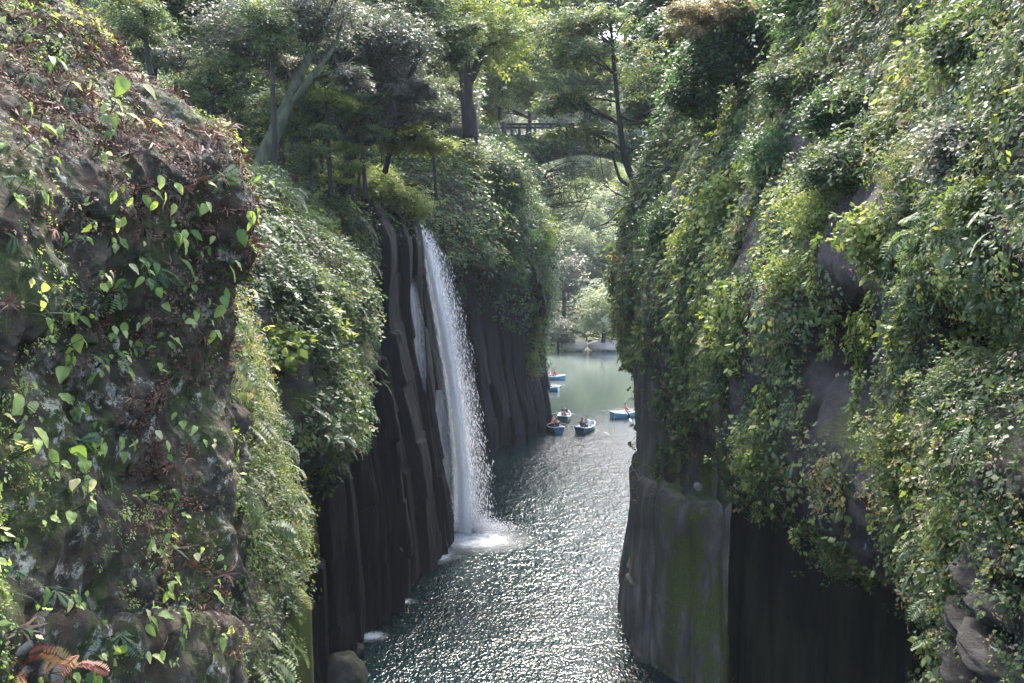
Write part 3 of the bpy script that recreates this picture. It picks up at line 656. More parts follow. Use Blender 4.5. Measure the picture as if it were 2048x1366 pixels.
for i, t in enumerate(mid_trees):
    nm, lab, path, rads, ells, n, size, lf, bk, ex = t
    tree(nm, lab, 'tree', L3(*path), rads, ells, n, size, M[lf], M[bk], seed=i * 7 + 3, extra=ex, branches=12 if nm in ('leaning_tree', 'forked_tree') else 22, flatz=.35 if nm in ('maple_tree', 'slender_tree') else .7, clumps=16 if nm not in ('slender_tree', 'leaning_tree', 'forked_tree') else 34, clump_r=.45 if nm not in ('leaning_tree', 'forked_tree') else .34, brad=.1 if nm == 'slender_tree' else .3)

# the dense forest on the left slope: straight and leaning trunks, each its own tree
r = np.random.default_rng(77)
lefties = [(480,330,44,.22,5),(590,390,40,.30,8),(620,380,46,.20,-20),(560,350,48,.2,10),(300,250,40,.24,20),(380,210,46,.22,-10),(240,120,36,.2,25),(450,150,52,.25,0),(530,120,58,.3,8),(660,260,56,.25,-6),
           (730,250,40,.2,40),(770,250,60,.24,15),(840,230,68,.25,-10),(700,380,40,.18,30),(150,40,44,.22,10),(330,60,62,.28,0),(780,120,72,.3,5),(610,80,70,.3,0)]
lefties += [(520,340,45,.1,-12),(545,330,50,.12,14),(575,390,43,.09,22),(610,350,52,.12,-8),(640,370,47,.1,26),(715,370,42,.09,45),(750,320,66,.12,-18),(455,290,48,.11,18),(420,250,50,.13,-8),(350,190,50,.12,12),(680,330,58,.13,-20),(800,260,64,.13,20)]
for i, (u, v, d, rad, lean) in enumerate(lefties):
    hgt = 240 * 40 / d + 60; path = [(u, v + 10, d), (u + lean * .3, v - hgt * .3, d), (u + lean * .8 + r.normal() * 5, v - hgt * .6, d), (u + lean * 1.2, v - hgt, d)]
    cu, cv = u + lean, v - hgt * .75
    w = 110 * 42 / d
    ells = [E(cu + r.normal() * 25, cv + r.normal() * 20, d, w, w * .55), E(cu + r.normal() * 40, cv + 60 + r.normal() * 20, d - 1, w * .7, w * .35), E(cu + r.normal() * 60, cv - 60, d + 1, w * .8, w * .5)]
    rad *= .85; lf = ['leaf_mixed', 'leaf_dark', 'leaf_mixed', 'leaf_mauve', 'leaf_mixed'][i % 5]
    tree('forest_tree', 'evergreen tree with dark trunk crowded among the forest on the left slope', 'tree', L3(*path), [rad, rad * .85, rad * .65, rad * .35], ells, 4200, .13 + .0027 * d, M[lf], M['bark_dark'], group='crowded trees on the left slope', seed=300 + i, branches=12, clumps=26, clump_r=.36)

for i, (u, v, d, w, lf) in enumerate([(420,160,30,70,'leaf_mixed'),(480,240,31,50,'leaf_mixed'),(560,230,34,60,'leaf_mixed'),(620,300,33,50,'leaf_mixed'),(360,110,31,60,'leaf_mauve'),(700,330,35,45,'leaf_bright'),(720,230,35,60,'leaf_mixed'),(540,60,29,80,'leaf_mixed'),(860,200,50,60,'leaf_mixed'),(650,180,34,60,'leaf_bright'),(290,40,28,70,'leaf_mixed')]):
    path = [(u + 12, 395 if u > 450 else v + 110, d), (u + 4, v + 60, d), (u, v - 20, d)]
    ells = [E(u, v, d, w, w * .35), E(u + r.normal() * 30, v + 30, d, w * .8, w * .25), E(u + r.normal() * 30, v - 35, d, w * .9, w * .3)]
    tree('sapling', 'slim understorey tree with airy sprays of small leaves among the left forest trunks', 'tree', L3(*path), [.09, .07, .03], ells, 800, .15, M[lf], M['bark_dark'], group='saplings among the left forest trunks', seed=450 + i, branches=10, clumps=24, clump_r=.5, flatz=.3, brad=.0)

# trees beyond the bridge and right bank slope
backs = [(1000,200,88,'leaf_bright'),(1060,230,92,'leaf_bright'),(1110,190,96,'leaf_mixed'),(1170,230,95,'leaf_mixed'),(1020,80,100,'leaf_bright'),(1090,60,105,'leaf_bright'),(960,100,95,'leaf_mixed'),(1150,90,108,'leaf_mixed'),(1220,230,98,'leaf_bright'),(1250,60,92,'leaf_mixed'),(1190,20,96,'leaf_mixed'),(1270,-20,88,'leaf_dark')]
for i, (u, v, d, lf) in enumerate(backs):
    path = [(u, v + 40, d), (u + r.normal() * 5, v - 30, d), (u + r.normal() * 12, v - 110, d)]
    ells = [E(u, v - 60, d, 60, 45), E(u + r.normal() * 30, v - 120, d, 50, 35), E(u + r.normal() * 30, v, d, 40, 20)]
    tree('slope_tree', 'light green tree with thin trunk growing beyond the arched bridge', 'tree', L3(*path), [.2, .16, .08], ells, 1500, .55, M[lf], M['bark_dark'], group='light green trees beyond the bridge', seed=500 + i, branches=8, clumps=14)
rights = [(1330,330,50,60),(1380,250,48,60),(1350,120,56,70),(1300,180,60,70),(1320,40,62,70),(1440,50,46,60),(1560,-10,42,70),(1780,-20,32,80),(1900,-30,26,80),(1330,420,47,35)]
for i, (u, v, d, w) in enumerate(rights):
    path = [(u + 15, v + 70, d), (u + 8, v + 10, d), (u, v - 60, d)]
    ells = [E(u, v, d, w, w * .7), E(u + r.normal() * 20, v - 60, d, w * .8, w * .5), E(u + r.normal() * 20, v + 50, d - .5, w * .7, w * .4)]
    tree('ridge_tree', 'dark evergreen tree clinging to the top of the right cliff', 'tree', L3(*path), [.2, .15, .08], ells, 2300, .22 + .0035 * d, M['leaf_dark' if i % 3 else 'leaf_mixed'], M['bark_dark'], group='dark evergreens on the right cliff top', seed=600 + i, branches=8, clumps=14)

# far bank trees: four builds copied
def copy_tree(o, parent=None):
    c = o.copy(); COL.objects.link(c); c.parent = parent
    for ch in [x for x in bpy.data.objects if x.parent == o]: copy_tree(ch, c)
    return c
protos = []
for k, lf in enumerate(('leaf_far_hazed', 'leaf_bright', 'leaf_far_hazed', 'leaf_mauve')):
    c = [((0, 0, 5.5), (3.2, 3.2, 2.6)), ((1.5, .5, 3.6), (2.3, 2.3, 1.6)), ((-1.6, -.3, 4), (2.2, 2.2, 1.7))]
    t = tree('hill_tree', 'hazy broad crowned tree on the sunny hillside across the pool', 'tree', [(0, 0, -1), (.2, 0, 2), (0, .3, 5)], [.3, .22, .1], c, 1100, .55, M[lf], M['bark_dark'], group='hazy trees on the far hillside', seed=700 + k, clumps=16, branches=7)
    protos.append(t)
def kids(o): return [x for x in bpy.data.objects if x.parent == o]
pk = [kids(t) for t in protos]
hp, hn = far.scatter(2600, lambda p, u, v: ((u > 980) & (u < 1330) & (p[:, 1] < 240)) * 1., 141)
sel = []
for q in hp:
    if all((q[0] - s[0]) ** 2 + (q[1] - s[1]) ** 2 > 26 for s in sel): sel.append(q)
    if len(sel) >= 110: break
for i, q in enumerate(sel):
    k = i % 4
    if i < 4: o = protos[i]
    else:
        o = protos[k].copy(); COL.objects.link(o)
        for ch in pk[k]:
            c = ch.copy(); COL.objects.link(c); c.parent = o
    o.location = tuple(q); o.rotation_euler = (0, 0, r.random() * 6.28); s = .65 + r.random() * .6; o.scale = (s, s, s)

# shrubs one can tell apart
def shrub(name, label, ells, n, size, leaf, seed, T=TIs, up=.8, flatz=.8, group=None, clumps=12, clump_r=.45):
    rr = np.random.default_rng(seed); base = np.asarray(ells[0][0]) - np.array([0, 0, ells[0][1][2]])
    root = empty(name, tuple(base)); tag(root, label, 'shrub', group)
    (V, Q, R), cc = crown_geo(ells, n, size, rr, T, flatz, up, clumps, clump_r)
    g = Geo()
    for c in cc[:10]:
        b = bez((0, 0, 0), c - base, rr, .1, 5); g.tube(b, np.linspace(.05, .015, 5), 5)
    g.make('stem', M['bark_dark'], root, True); mk('foliage', V - base, Q, leaf, root, rnd=R)
    return root
shrub('bright_bush', 'bright yellow green bush arching over the lip above the waterfall', [E(745,372,45,60,34,1.6),E(800,400,47,50,30,1.5),E(835,425,48,30,22,1),E(710,400,45,30,40,1)], 5200, .19, M['leaf_bright'], 31, T=TS7, up=.9, clumps=26)
shrub('bridge_creeper', 'grey creeper hanging over the left half of the stone arch bridge', [E(1050,300,83,45,22,1.),E(1110,285,83,40,14,.8),E(1020,330,82,30,30,1.2),E(1250,290,83,40,25,1)], 2200, .42, M['leaf_dark'], 44, T=TS7)
shrub('feathery_bush', 'grey green feathery bush bulging above the dark pier behind the fall', [E(960,340,64,70,40,2.5),E(900,380,62,50,50,2),E(1010,370,66,55,45,2)], 3800, .40, M['leaf_mixed'], 32, T=TS7)
shrub('hanging_bush', 'dark bush hanging in the shade right of the falling water', [E(930,440,62,60,50,1.8),E(1010,460,65,60,55,2),E(1000,540,66,55,40,1.6)], 3600, .38, M['leaf_dark'], 33, T=TS7)
shrub('edge_bush', 'sunlit green bush on the gorge corner beside the lower pool', [E(1075,480,70,28,40,1.6),E(1082,560,71,16,40,1.2),E(1065,430,72,30,25,1.6)], 2000, .34, M['leaf_bright'], 34, T=TS7)
shrub('trailing_bush', 'narrow bush trailing down the sunlit corner of the pier', [E(1068,650,70.4,12,60,.8),E(1062,725,70,14,30,.8)], 900, .25, M['leaf_olive'], 35)
shrub('grey_green_bush', 'soft grey green bush spreading over the left bluff', [E(500,540,20,60,40,1),E(580,570,21,60,40,1),E(640,600,23,60,35,1.1)], 5200, .17, M['leaf_mixed'], 36, T=TS7, clumps=24)
shrub('upper_bush', 'rounded green bush at the upper corner of the left bluff beside the dark wall', [E(650,520,29,45,40,1.2),E(672,590,30,28,45,1)], 2600, .2, M['leaf_mixed'], 37, T=TS7)
shrub('sunlit_bush', 'yellow green large leaved bush low on the left bluff', [E(625,660,21,45,38,.8),E(560,700,19,40,30,.8)], 1500, .22, M['leaf_bright'], 38, T=TL)
shrub('lip_bush', 'leafy bush hanging from the underside lip of the left bluff', [E(622,800,25,35,45,.9),E(575,820,21,40,30,.8)], 2400, .2, M['leaf_mixed'], 39, T=TIs)
shrub('corner_bush', 'yellow leaved sprays on the shaded bank just under the forest trunks', [E(560,430,30,45,30,1),E(620,470,29,50,30,1),E(520,470,26,30,30,.8)], 2400, .19, M['leaf_bright'], 40, T=TL)
shrub('silvery_bush', 'silvery green bush high on the right slope', [E(1780,200,19,70,45,1),E(1830,260,17,70,40,1)], 3200, .19, M['leaf_mixed'], 41, T=TS7, clumps=22)
shrub('corner_shrub', 'pale sunlit shrub filling the top right corner', [E(1960,80,13,80,60,.8),E(2010,30,12,60,50,.8)], 2600, .16, M['leaf_mixed'], 42, T=TS7, clumps=22)
shrub('fern_bush', 'tuft of grey green fronds on the right side of the right cliff', [E(1890,480,12,50,38,.5)], 130, .26, M['fern_near'], 43, T=TF, up=.5)

rs = np.random.default_rng(66)
for i, (u, v, w, h, lf, T, sz, lab) in enumerate([
 (1390,170,60,30,'leaf_dark',TS7,.009,'dark layered shrub under the overhanging tree on the right cliff'),(1460,230,60,26,'leaf_mixed',TS7,.009,'grey green shrub left of the mossy rock face'),
 (1560,300,45,30,'leaf_dark',TIs,.008,'dark shrub in the middle of the bare upper rock face'),(1620,160,60,30,'leaf_mixed',TS7,.009,'shrub crowning the top of the mossy rock face'),
 (1700,230,60,34,'leaf_dark',TS7,.009,'dark green shrub right of the bare upper rock'),(1740,330,60,36,'leaf_mixed',TS7,.010,'layered green shrub over the dark mossy hollow'),
 (1660,420,70,40,'leaf_bright',TIs,.008,'sunny light green shrub in the middle of the right cliff'),(1470,420,40,60,'leaf_bright',TL,.008,'yellow green vine curtain on the left shoulder of the right cliff'),
 (1400,480,34,60,'leaf_bright',TL,.007,'narrow yellow green vine curtain near the cliff corner'),(1340,450,40,50,'leaf_dark',TIs,.007,'dark shrub at the shady corner of the right cliff'),
 (1850,330,60,40,'leaf_olive',TIs,.009,'olive and brown shrub high on the right side'),(1960,300,60,36,'leaf_mauve',TS7,.012,'silvery fronded shrub near the right edge'),
 (1990,420,60,30,'leaf_olive',TS7,.012,'reddish brown shrub near the right edge'),(1900,560,50,30,'leaf_mixed',TIs,.011,'green shrub above the dark hole at the right edge'),
 (1780,470,60,34,'leaf_bright',TL,.009,'round leaved light shrub right of centre on the right cliff'),(1600,560,60,30,'leaf_bright',TIs,.008,'light green shrub hanging over the dark recess'),
 (1480,640,24,90,'leaf_bright',TL,.008,'long sunlit vine curtain left of the dark recess'),(1950,800,50,60,'leaf_mixed',TIs,.011,'green shrub below the hole at the right edge'),
 (1830,900,50,50,'leaf_olive',TIs,.010,'olive shrub low on the right side'),(1550,900,50,40,'leaf_olive',TIs,.009,'olive shrub low over the black cave'),
 (1940,1080,30,110,'leaf_olive',TIs,.012,'hanging brown green vines at the lower right'),(1700,1080,50,30,'leaf_olive',TIs,.010,'brownish shrub at the lip of the black cave')]):
    c, n = right.at(u, v); d = proj(c)[2]; a, b = w * d / F, h * d / F; dp = min(a, .55)
    dp = min(a, .38); ells = [(c + n * dp * .5 + np.array([0, 0, 0]), (a, dp, b)), (c + n * dp * .5 + np.array([rs.normal() * a * .6, 0, -b * .5]), (a * .6, dp * .8, b * .7))]
    shrub('cliff_shrub', lab, ells, 1300, sz * d ** .97 * .95, M[lf], 900 + i, T=T, up=.5 if T is not TS7 else .9, clumps=12, clump_r=.85)
rv = np.random.default_rng(67)
for i, (u, v, ln) in enumerate([(1735,590,150),(1722,600,110),(1748,600,90),(1690,605,60),(1650,615,70),(1462,560,140),(1500,600,170),(1440,640,120),(1350,560,130),(1385,600,130),(1300,520,120),(1420,420,150),(1500,330,150),(1560,400,130),(1610,430,140),(1680,470,120),(1800,560,110),(1860,620,140),(1930,640,120),(1760,740,140),(1840,800,150),(1960,850,150),(1640,800,140),(1560,760,150),(1520,850,120),(1260,560,90),(1240,620,60),(1560,985,50),(1650,1030,55),(1700,1060,60),(1780,1095,60),(1850,1140,70),(1340,900,110),(1312,860,90)]):
    c, n = right.at(u, v); d = proj(c)[2]; L = ln * d / F; root = empty('hanging_vine', tuple(c)); tag(root, 'thin leafy vine trailing straight down the right cliff', 'vine', 'vines hanging on the right cliff')
    t = np.linspace(0, 1, 12); out = .25 + .2 * rv.random(); path = np.stack([t * 0, t * 0, -t * L], -1) + n * (out + .12 * np.sin(t * 3)[:, None]) + fbm(np.stack([t * 3, t * 0 + i, t * 0], -1), 2, i)[:, None] * .12 * np.array([1, .3, 0])
    g = Geo(); g.tube(path, .008, 4); g.make('stem', M['bark_dark'], root); m = int(ln * .8); tt = rv.random(m); p = np.stack([np.interp(tt, t, path[:, k]) for k in range(3)], -1) + rv.normal(size=(m, 3)) * .035
    V, Q, R = foliage(p, n[None] + np.array([0, 0, .5]) + rv.normal(size=(m, 3)) * .4, .05 + .0035 * d, T_ivy(k=2, L=.9, w=.6, seed=12, spread=.3), rv, .6); mk('foliage', V, Q, M['leaf_bright'], root, rnd=R)
# ---------------------------------------------------------------- plants and litter on the near left rock
def leaf_mesh(L, w, seed):
    rr = np.random.default_rng(seed); t = np.linspace(0, 1, 8); prof = np.sin(np.pi * t ** .72) ** .8 * w / 2; prof[0] = .004; prof[-1] = .002
    prof = prof * (1 + rr.normal(size=8) * .05)
    G = np.zeros((8, 5, 3)); bend = .1 + rr.random() * .9
    for j, s in enumerate((-1, -.55, 0, .55, 1)):
        G[:, j, 0] = prof * s; G[:, j, 1] = -t * L; G[:, j, 2] = abs(s) * prof * .28 - bend * L * t * t * .6 + rr.normal(size=8) * .002
    return G
spots = [(85,150,38),(160,130,30),(228,190,42),(205,262,34),(245,265,38),(80,280,32),(40,320,34),(50,360,36),(20,415,34),(115,285,28),(275,410,34),(300,398,30),(320,490,42),(340,533,44),(270,530,30),(245,568,30),
 (215,505,26),(60,640,30),(130,640,36),(142,672,38),(205,640,34),(95,695,30),(170,715,26),(203,713,30),(103,763,60),(8,800,60),(10,850,56),(35,865,46),(66,850,34),(182,880,30),(118,960,46),(75,960,30),
 (285,680,30),(305,695,30),(262,680,28),(80,1125,44),(120,1170,34),(92,1185,28),(315,1180,26),(325,1240,40),(355,1270,36),(300,1258,34),(335,1305,40),(252,1240,28),(240,1290,30),(270,1330,32),(150,900,34),(165,915,30),
 (230,870,28),(20,930,40),(110,720,24),(60,760,26),(345,440,30),(360,470,30),(375,410,28),(410,440,30),(470,375,34),(488,395,30),(475,430,34),(468,460,34),(455,500,32),(440,540,34),(438,575,36),(428,605,30),(415,665,30),
 (380,700,22),(350,970,26),(130,200,24),(180,330,24),(330,370,26),(150,600,30),(300,590,24),(60,1060,28),(100,1040,30),(20,1200,34),(40,1240,30),(70,1290,30),(310,900,24),(350,860,22),(210,1150,22),(300,1080,24),(90,90,24),(30,230,34),
 (20,610,30),(250,640,24),(45,560,26),(190,560,24),(230,440,26),(150,440,24),(330,640,24),(300,760,22),(370,780,22),(390,860,24),(400,940,26),(370,1100,24),(400,1200,28),(420,1290,30),(380,1330,34),(200,1340,28),(330,1010,22)]
er = np.random.default_rng(21)
for _ in range(95):
    v = er.uniform(60, 1366); ue = np.interp(v, [60, 300, 480, 700, 1366], [120, 440, 460, 400, 450]); spots.append((er.uniform(5, ue), v, er.uniform(12, 27)))
gnames = {0: ('pale green leaf sprig drooping from the upper part of the near left rock', 'leaf sprigs on the upper near rock'), 1: ('light green leaf sprig drooping from the middle of the near left rock', 'leaf sprigs on the middle of the near rock'),
          2: ('bright leaf sprig rooted low on the near left rock', 'leaf sprigs low on the near rock'), 3: ('backlit leaf sprig lined along the right edge of the near left rock', 'leaf sprigs along the near rock edge')}
pr = np.random.default_rng(5)
for i, (u, v, s) in enumerate(spots):
    c, n = near.at(u, v - s * .3); d = proj(c)[2]; L = min(s, 46) * d / F * 1.0
    root = empty('leaf_sprig', tuple(c)); gi = 3 if u > 405 and v < 700 else (0 if v < 420 else 1 if v < 1000 else 2); tag(root, gnames[gi][0], 'plant', gnames[gi][1])
    stem = Geo(); k = 1 + pr.integers(1, 4)
    for q in range(k):
        Lq = L * (1 if q == 0 else .55 + .4 * pr.random()); G = leaf_mesh(Lq, Lq * (.40 + .36 * pr.random()), 1000 + i * 10 + q)
        out = n * (.05 + .05 * pr.random()); side = nrmz(np.cross(n, [0, 0, 1.]))
        tipoff = out + side * (0 if q == 0 else pr.normal() * L * .8) + np.array([0, 0, (.0 if q == 0 else pr.normal() * L * .8)])
        w = nrmz(n * .75 + np.array([0, -.1, .5]) + pr.normal(size=3) * .35)
        R = frames(w[None], pr, .5)[0]; V = G @ R + tipoff
        lf = Geo(); lf.grid(V); vv = np.concatenate(lf.V); o = mk('leaf', vv, np.concatenate(lf.Q), M['leaf_near'], root, rnd=np.full(len(vv), np.clip(pr.random() * (1.1 if q else .95), 0, 1)), smooth=True)
        mp = (tipoff) * .5 + n * .03 + np.array([0, 0, L * .25]); tt = np.linspace(0, 1, 5)[:, None]
        stem.tube((1 - tt) ** 2 * np.array([0, 0, L * .1]) + 2 * tt * (1 - tt) * mp + tt ** 2 * tipoff, .0014, 4, False)
    stem.make('stem', M['fern_near'], root)

def sprigs_stuff():
    k = lambda p, u, v: np.clip(fbm(p * 2.2, 3, 7) * 2.2 + np.interp(v, [300, 600, 700, 1150, 1250], [.2, .1, -.25, -.25, .2]), 0, 1)
    stuff('rock_small_leaves', [cover('', near, 60000, k, .024, TIs, None, 201, outw=.03, lowf=2), cover('', near, 6500, k, .034, TL, None, 204, outw=.05, lowf=2)], M['leaf_near'])
    kl = lambda p, u, v: np.clip(fbm(p * 1.6, 3, 17) * 2 + ((v > 250) & (v < 480)) * .7 + (v < 330) * .5 - .1 - (v > 800) * .25, 0, 1)
    stuff('leaf_litter', [cover('', near, 80000, kl, .03, TIs, None, 202, outw=.03, lowf=3, w_rnd=.9, spin=9), cover('', near, 6000, kl, .07, TB, None, 205, outw=.02, w_rnd=.9, lowf=3)], M['litter'])
    stuff('moss_tufts', [cover('', near, 40000, lambda p, u, v: np.clip(fbm(p * 1.9, 3, 27) * 3 + .1, 0, 1), .018, TB, None, 203, outw=.0, lowf=2)], M['leaf_olive'])
sprigs_stuff()
fl = [(25,360,70),(50,150,50),(140,200,55),(230,570,70),(300,530,80),(330,560,60),(150,880,50),(60,1240,80),(20,1150,70),(240,1270,60),(330,1150,50),(100,1180,50),(370,960,40),(440,350,50),(210,950,40),(20,470,50),(260,470,45),(395,620,40)]
for i, (u, v, s) in enumerate(fl):
    c, n = near.at(u, v); d = proj(c)[2]; k = 3 + pr.integers(0, 3); w = n[None] * .6 + pr.normal(size=(k, 3)) * .45 + np.array([0, 0, .5])
    V, Q, R = foliage(np.zeros((k, 3)) + n * .02, w, s * d / F * .45, TF, pr, 1.1); o = mk('fern', V, Q, M['fern_near'], rnd=R); o.location = tuple(c)
    tag(o, 'small green fern fronds growing from the mossy near left rock', 'fern', 'ferns on the near left rock')
c, n = near.at(50, 1335); root = empty('red_fern', tuple(c)); tag(root, 'orange red fern fronds in the bottom left corner', 'fern')
for q in range(30):
    V, Q, R = foliage(pr.normal(size=(1, 3)) * np.array([.09, .04, .05]) + n * .12, n[None] * .5 + pr.normal(size=(1, 3)) * .5 + np.array([0, 0, .6]), .05, TF, pr, 1.5); mk('frond', V, Q, M['red_fern'], root, rnd=R)

# stones set in the near rock and boulders in the water
def boulder(name, label, c, rad, mat, seed, cat='rock', amp=.25, sc=1.2, rot=0):
    n1, n2 = 26, 40; th = np.linspace(0, np.pi, n1); ph = np.linspace(0, 2 * np.pi, n2 + 1)[:-1]
    T_, P_ = np.meshgrid(th, ph, indexing='ij'); D = np.stack([np.sin(T_) * np.cos(P_), np.sin(T_) * np.sin(P_), np.cos(T_)], -1)
    k = 1 + amp * fbm(D * sc + seed, 4, seed) + .05 * ridged(D * 4 + seed, 3, seed)
    g = Geo(); g.grid(D * k[..., None] * np.asarray(rad), True); o = g.make(name, mat, smooth=True); o.location = tuple(c); o.rotation_euler = (0, 0, rot)
    tag(o, label, cat); return o
M['slab'] = rockmat('slab', [(.007, .0065, .006), (.02, .018, .016), (.08, .073, .066)], scale=2.5, stretch=(1, 1, 2.5), lich=True, lich_thr=.6, bump=1)
M['grey_stone'] = rockmat('grey_stone', [(.07, .065, .06), (.12, .112, .104), (.2, .188, .175)], scale=3, bump=.5)
for i, (u, v, a, b, lab) in enumerate([(172,1275,42,50,'smooth grey stone bulging from the lower left of the near rock'), (128,1345,44,60,'pale grey stone at the bottom edge of the near rock'), (95,1255,32,30,'pinkish grey stone beside the green fern low on the near rock'), (240,400,30,55,'mossy brown stone in the middle of the near rock')]):
    c, n = near.at(u, v); d = proj(c)[2]; boulder('stone', lab, c - n * .08, (a * d / F * 1.1, .17, b * d / F * 1.1), M['grey_stone'] if i < 3 else M['rock_near'], 40 + i)
boulder('boulder', 'large rounded mossy boulder in the water at the foot of the left wall', P(684, 1352, 31.3) + np.array([0, 0, -.2]), (.9, .8, 1.15), M['boulder'], 51)
boulder('boulder', 'tall narrow boulder leaning on the dark wall behind the round one', P(668, 1270, 33.2), (.38, .45, 1.15), M['boulder'], 52)
boulder('boulder', 'small dark boulder at the waterline behind the large mossy one', P(712, 1300, 33.4), (.35, .4, .3), M['boulder'], 53)
boulder('shore_rock', 'pale pinkish boulder on the far shore of the pool', P(1148, 690, 119.5), (1.6, 1.4, .9), flat('pale_rock', (.38, .34, .31), .9, vscale=1.5), 54)
boulder('shore_rock', 'long pale rock slab on the right of the far shore', P(1210, 692, 119.5), (2.3, 1.4, .8), flat('pale_rock2', (.42, .37, .35), .9, vscale=1.5), 55)
sr = np.random.default_rng(17)
for i, (u, v, a, b, lab) in enumerate([(2000,1165,85,20,'dark tilted rock slab topmost of the stack at the lower right'),(2035,1215,80,24,'tilted rock slab second from the top at the lower right'),(1990,1262,90,22,'pale edged rock slab in the middle of the stack at the lower right'),(2030,1310,95,26,'broad dark rock slab second from the bottom at the lower right'),(1985,1358,90,26,'lowest rock slab in the bottom right corner'),(2020,1100,60,20,'small grey slab above the slab stack at the lower right'),(2030,760,50,34,'grey rounded rock under the dark hollow at the right edge')]):
    c, n = right.at(u, v); d = proj(c)[2]; o = boulder('rock_slab', lab, c + n * .05, (a * d / F, .5, b * d / F), M['slab'], 70 + i, amp=.35, sc=1.8); o.rotation_euler = (.1, .28, -.5)
# mossy columns below the rim
def column(name, label, u, v0, d, w, mat, seed, zlow=2.):
    t = P(u, v0, d); zz = np.linspace(t[2] + .1, zlow, 50); th = np.linspace(0, 2 * np.pi, 28)[:-1]
    rad = w * d / F / 2; G = np.zeros((50, 27, 3)); sh = np.clip((t[2] + .1 - zz) / (rad * 1.3), 0, 1) ** .5
    for j, a in enumerate(th):
        G[:, j, 0] = t[0] + np.cos(a) * rad * sh; G[:, j, 1] = t[1] + np.sin(a) * rad * sh; G[:, j, 2] = zz
    k = 1 + .22 * fbm(G * np.array([3, 3, .35]), 3, seed) + .12 * ridged(G * np.array([7, 7, .25]), 2, seed)
    ax = np.array([t[0], t[1]]); G[..., :2] = ax + (G[..., :2] - ax) * k[..., None]
    g = Geo(); g.grid(G, True); return tag(g.make(name, mat, smooth=True), label, 'rock')
M['moss_rock'] = rockmat('moss_rock', [(.07, .055, .03), (.09, .095, .025), (.14, .15, .04)], scale=1.2, stretch=(1, 1, .15), bump=.6, streak=(.17, .17, .07))
column('rock_column', 'moss covered rock column with an orange brown head under the left rim', 590, 1185, 12.5, 60, M['moss_rock'], 61, 5)
column('rock_column', 'mossy rock column to the left of the orange headed one', 548, 1225, 11.8, 56, M['moss_rock'], 62, 5)
column('rock_column', 'narrow mossy column partly hidden by leaves at the bottom of the left rim', 510, 1260, 11.2, 40, M['moss_rock'], 63, 5)
c = P(1397, 975, 30.2); g = Geo(); g.tube([c + np.array([0, .25, 0]), c, c - np.array([0, .02, 0])], [.13, .13, .12], 16)
tag(g.make('marker_disc', flat('chalk', (.22, .2, .17), .9, var=.5, vscale=14), smooth=False), 'small pale round disc on the reddish rock face above the pillar', 'marker')

# ---------------------------------------------------------------- bridge
M['stone_bridge'] = M['stone']
def bridge():
    d = 84.; x0, x1 = P(1000, 270, d)[0], P(1345, 270, d)[0]; zd = P(1100, 272, d)[2]; zr = P(1100, 246, d)[2]
    root = empty('arch_bridge', (x0, d, zd)); tag(root, 'old stone arch bridge with a balustrade crossing high over the gorge', 'bridge')
    def L(p): return np.asarray(p, float) - np.array([x0, d, zd])
    g = Geo(); g.box(L((x0, d, zd - .45)), L((x1, d + 3.2, zd))); g.make('deck', M['stone_bridge'], root)
    g = Geo(); g.box(L((x0, d - .12, zd - .18)), L((x1, d - .001, zd + .08))); g.make('cornice', M['stone_bridge'], root)
    # spandrel with arch underside
    n = 40; xs = np.linspace(x0, x1, n); t = np.linspace(-1, 1, n); zb = zd - 1.5 - 2.9 * (1 - np.sqrt(np.clip(1 - (t * .97) ** 2, 0, 1))) ** .8 * 1.6
    V = []; Q = []
    for i in range(n): V += [L((xs[i], d + .08, zd - .451)), L((xs[i], d + .08, zb[i])), L((xs[i], d + 3.1, zb[i])), L((xs[i], d + 3.1, zd - .451))]
    for i in range(n - 1):
        for k in range(3): Q.append((i * 4 + k, i * 4 + k + 1, i * 4 + k + 5, i * 4 + k + 4))
    mk('spandrel', V, Q, M['stone_bridge'], root)
    V = []; Q = []
    for i in range(n): V += [L((xs[i], d - .03, zb[i] + .42)), L((xs[i], d - .03, zb[i] - .06)), L((xs[i], d + .3, zb[i] - .06))]
    for i in range(n - 1):
        for k in range(2): Q.append((i * 3 + k, i * 3 + k + 1, i * 3 + k + 4, i * 3 + k + 3))
    mk('arch_ring', V, Q, M['stone_bridge'], root)
    for side in (0, 1):
        y = d + .12 + side * 2.8
        g = Geo(); g.box(L((x0, y - .13, zr - .2)), L((x1, y + .13, zr))); g.make('rail', M['stone_bridge'], root)
    nb = 22; sp = (x1 - x0) / nb; zz = np.linspace(0, zr - .2 - zd, 9); prof = np.array([.13, .09, .12, .15, .15, .12, .09, .1, .13])
    g = Geo(); g.tube(np.stack([0 * zz, 0 * zz, zz], -1), prof, 10, False); b0 = g.make('baluster', M['stone_bridge'], root, True)
    k = 0
    for side in (0, 1):
        for i in range(nb):
            if i % 7 == 0: continue
            o = b0 if k == 0 else b0.copy()
            if k: COL.objects.link(o); o.parent = root
            o.location = ((i + .5) * sp, .12 + side * 2.8, .003); k += 1
        for i in range(0, nb, 7):
            g = Geo(); g.box(((i + .5) * sp - .2, .12 + side * 2.8 - .2, .002), ((i + .5) * sp + .2, .12 + side * 2.8 + .2, zr - zd + .12)); g.make('post', M['stone_bridge'], root)
bridge()

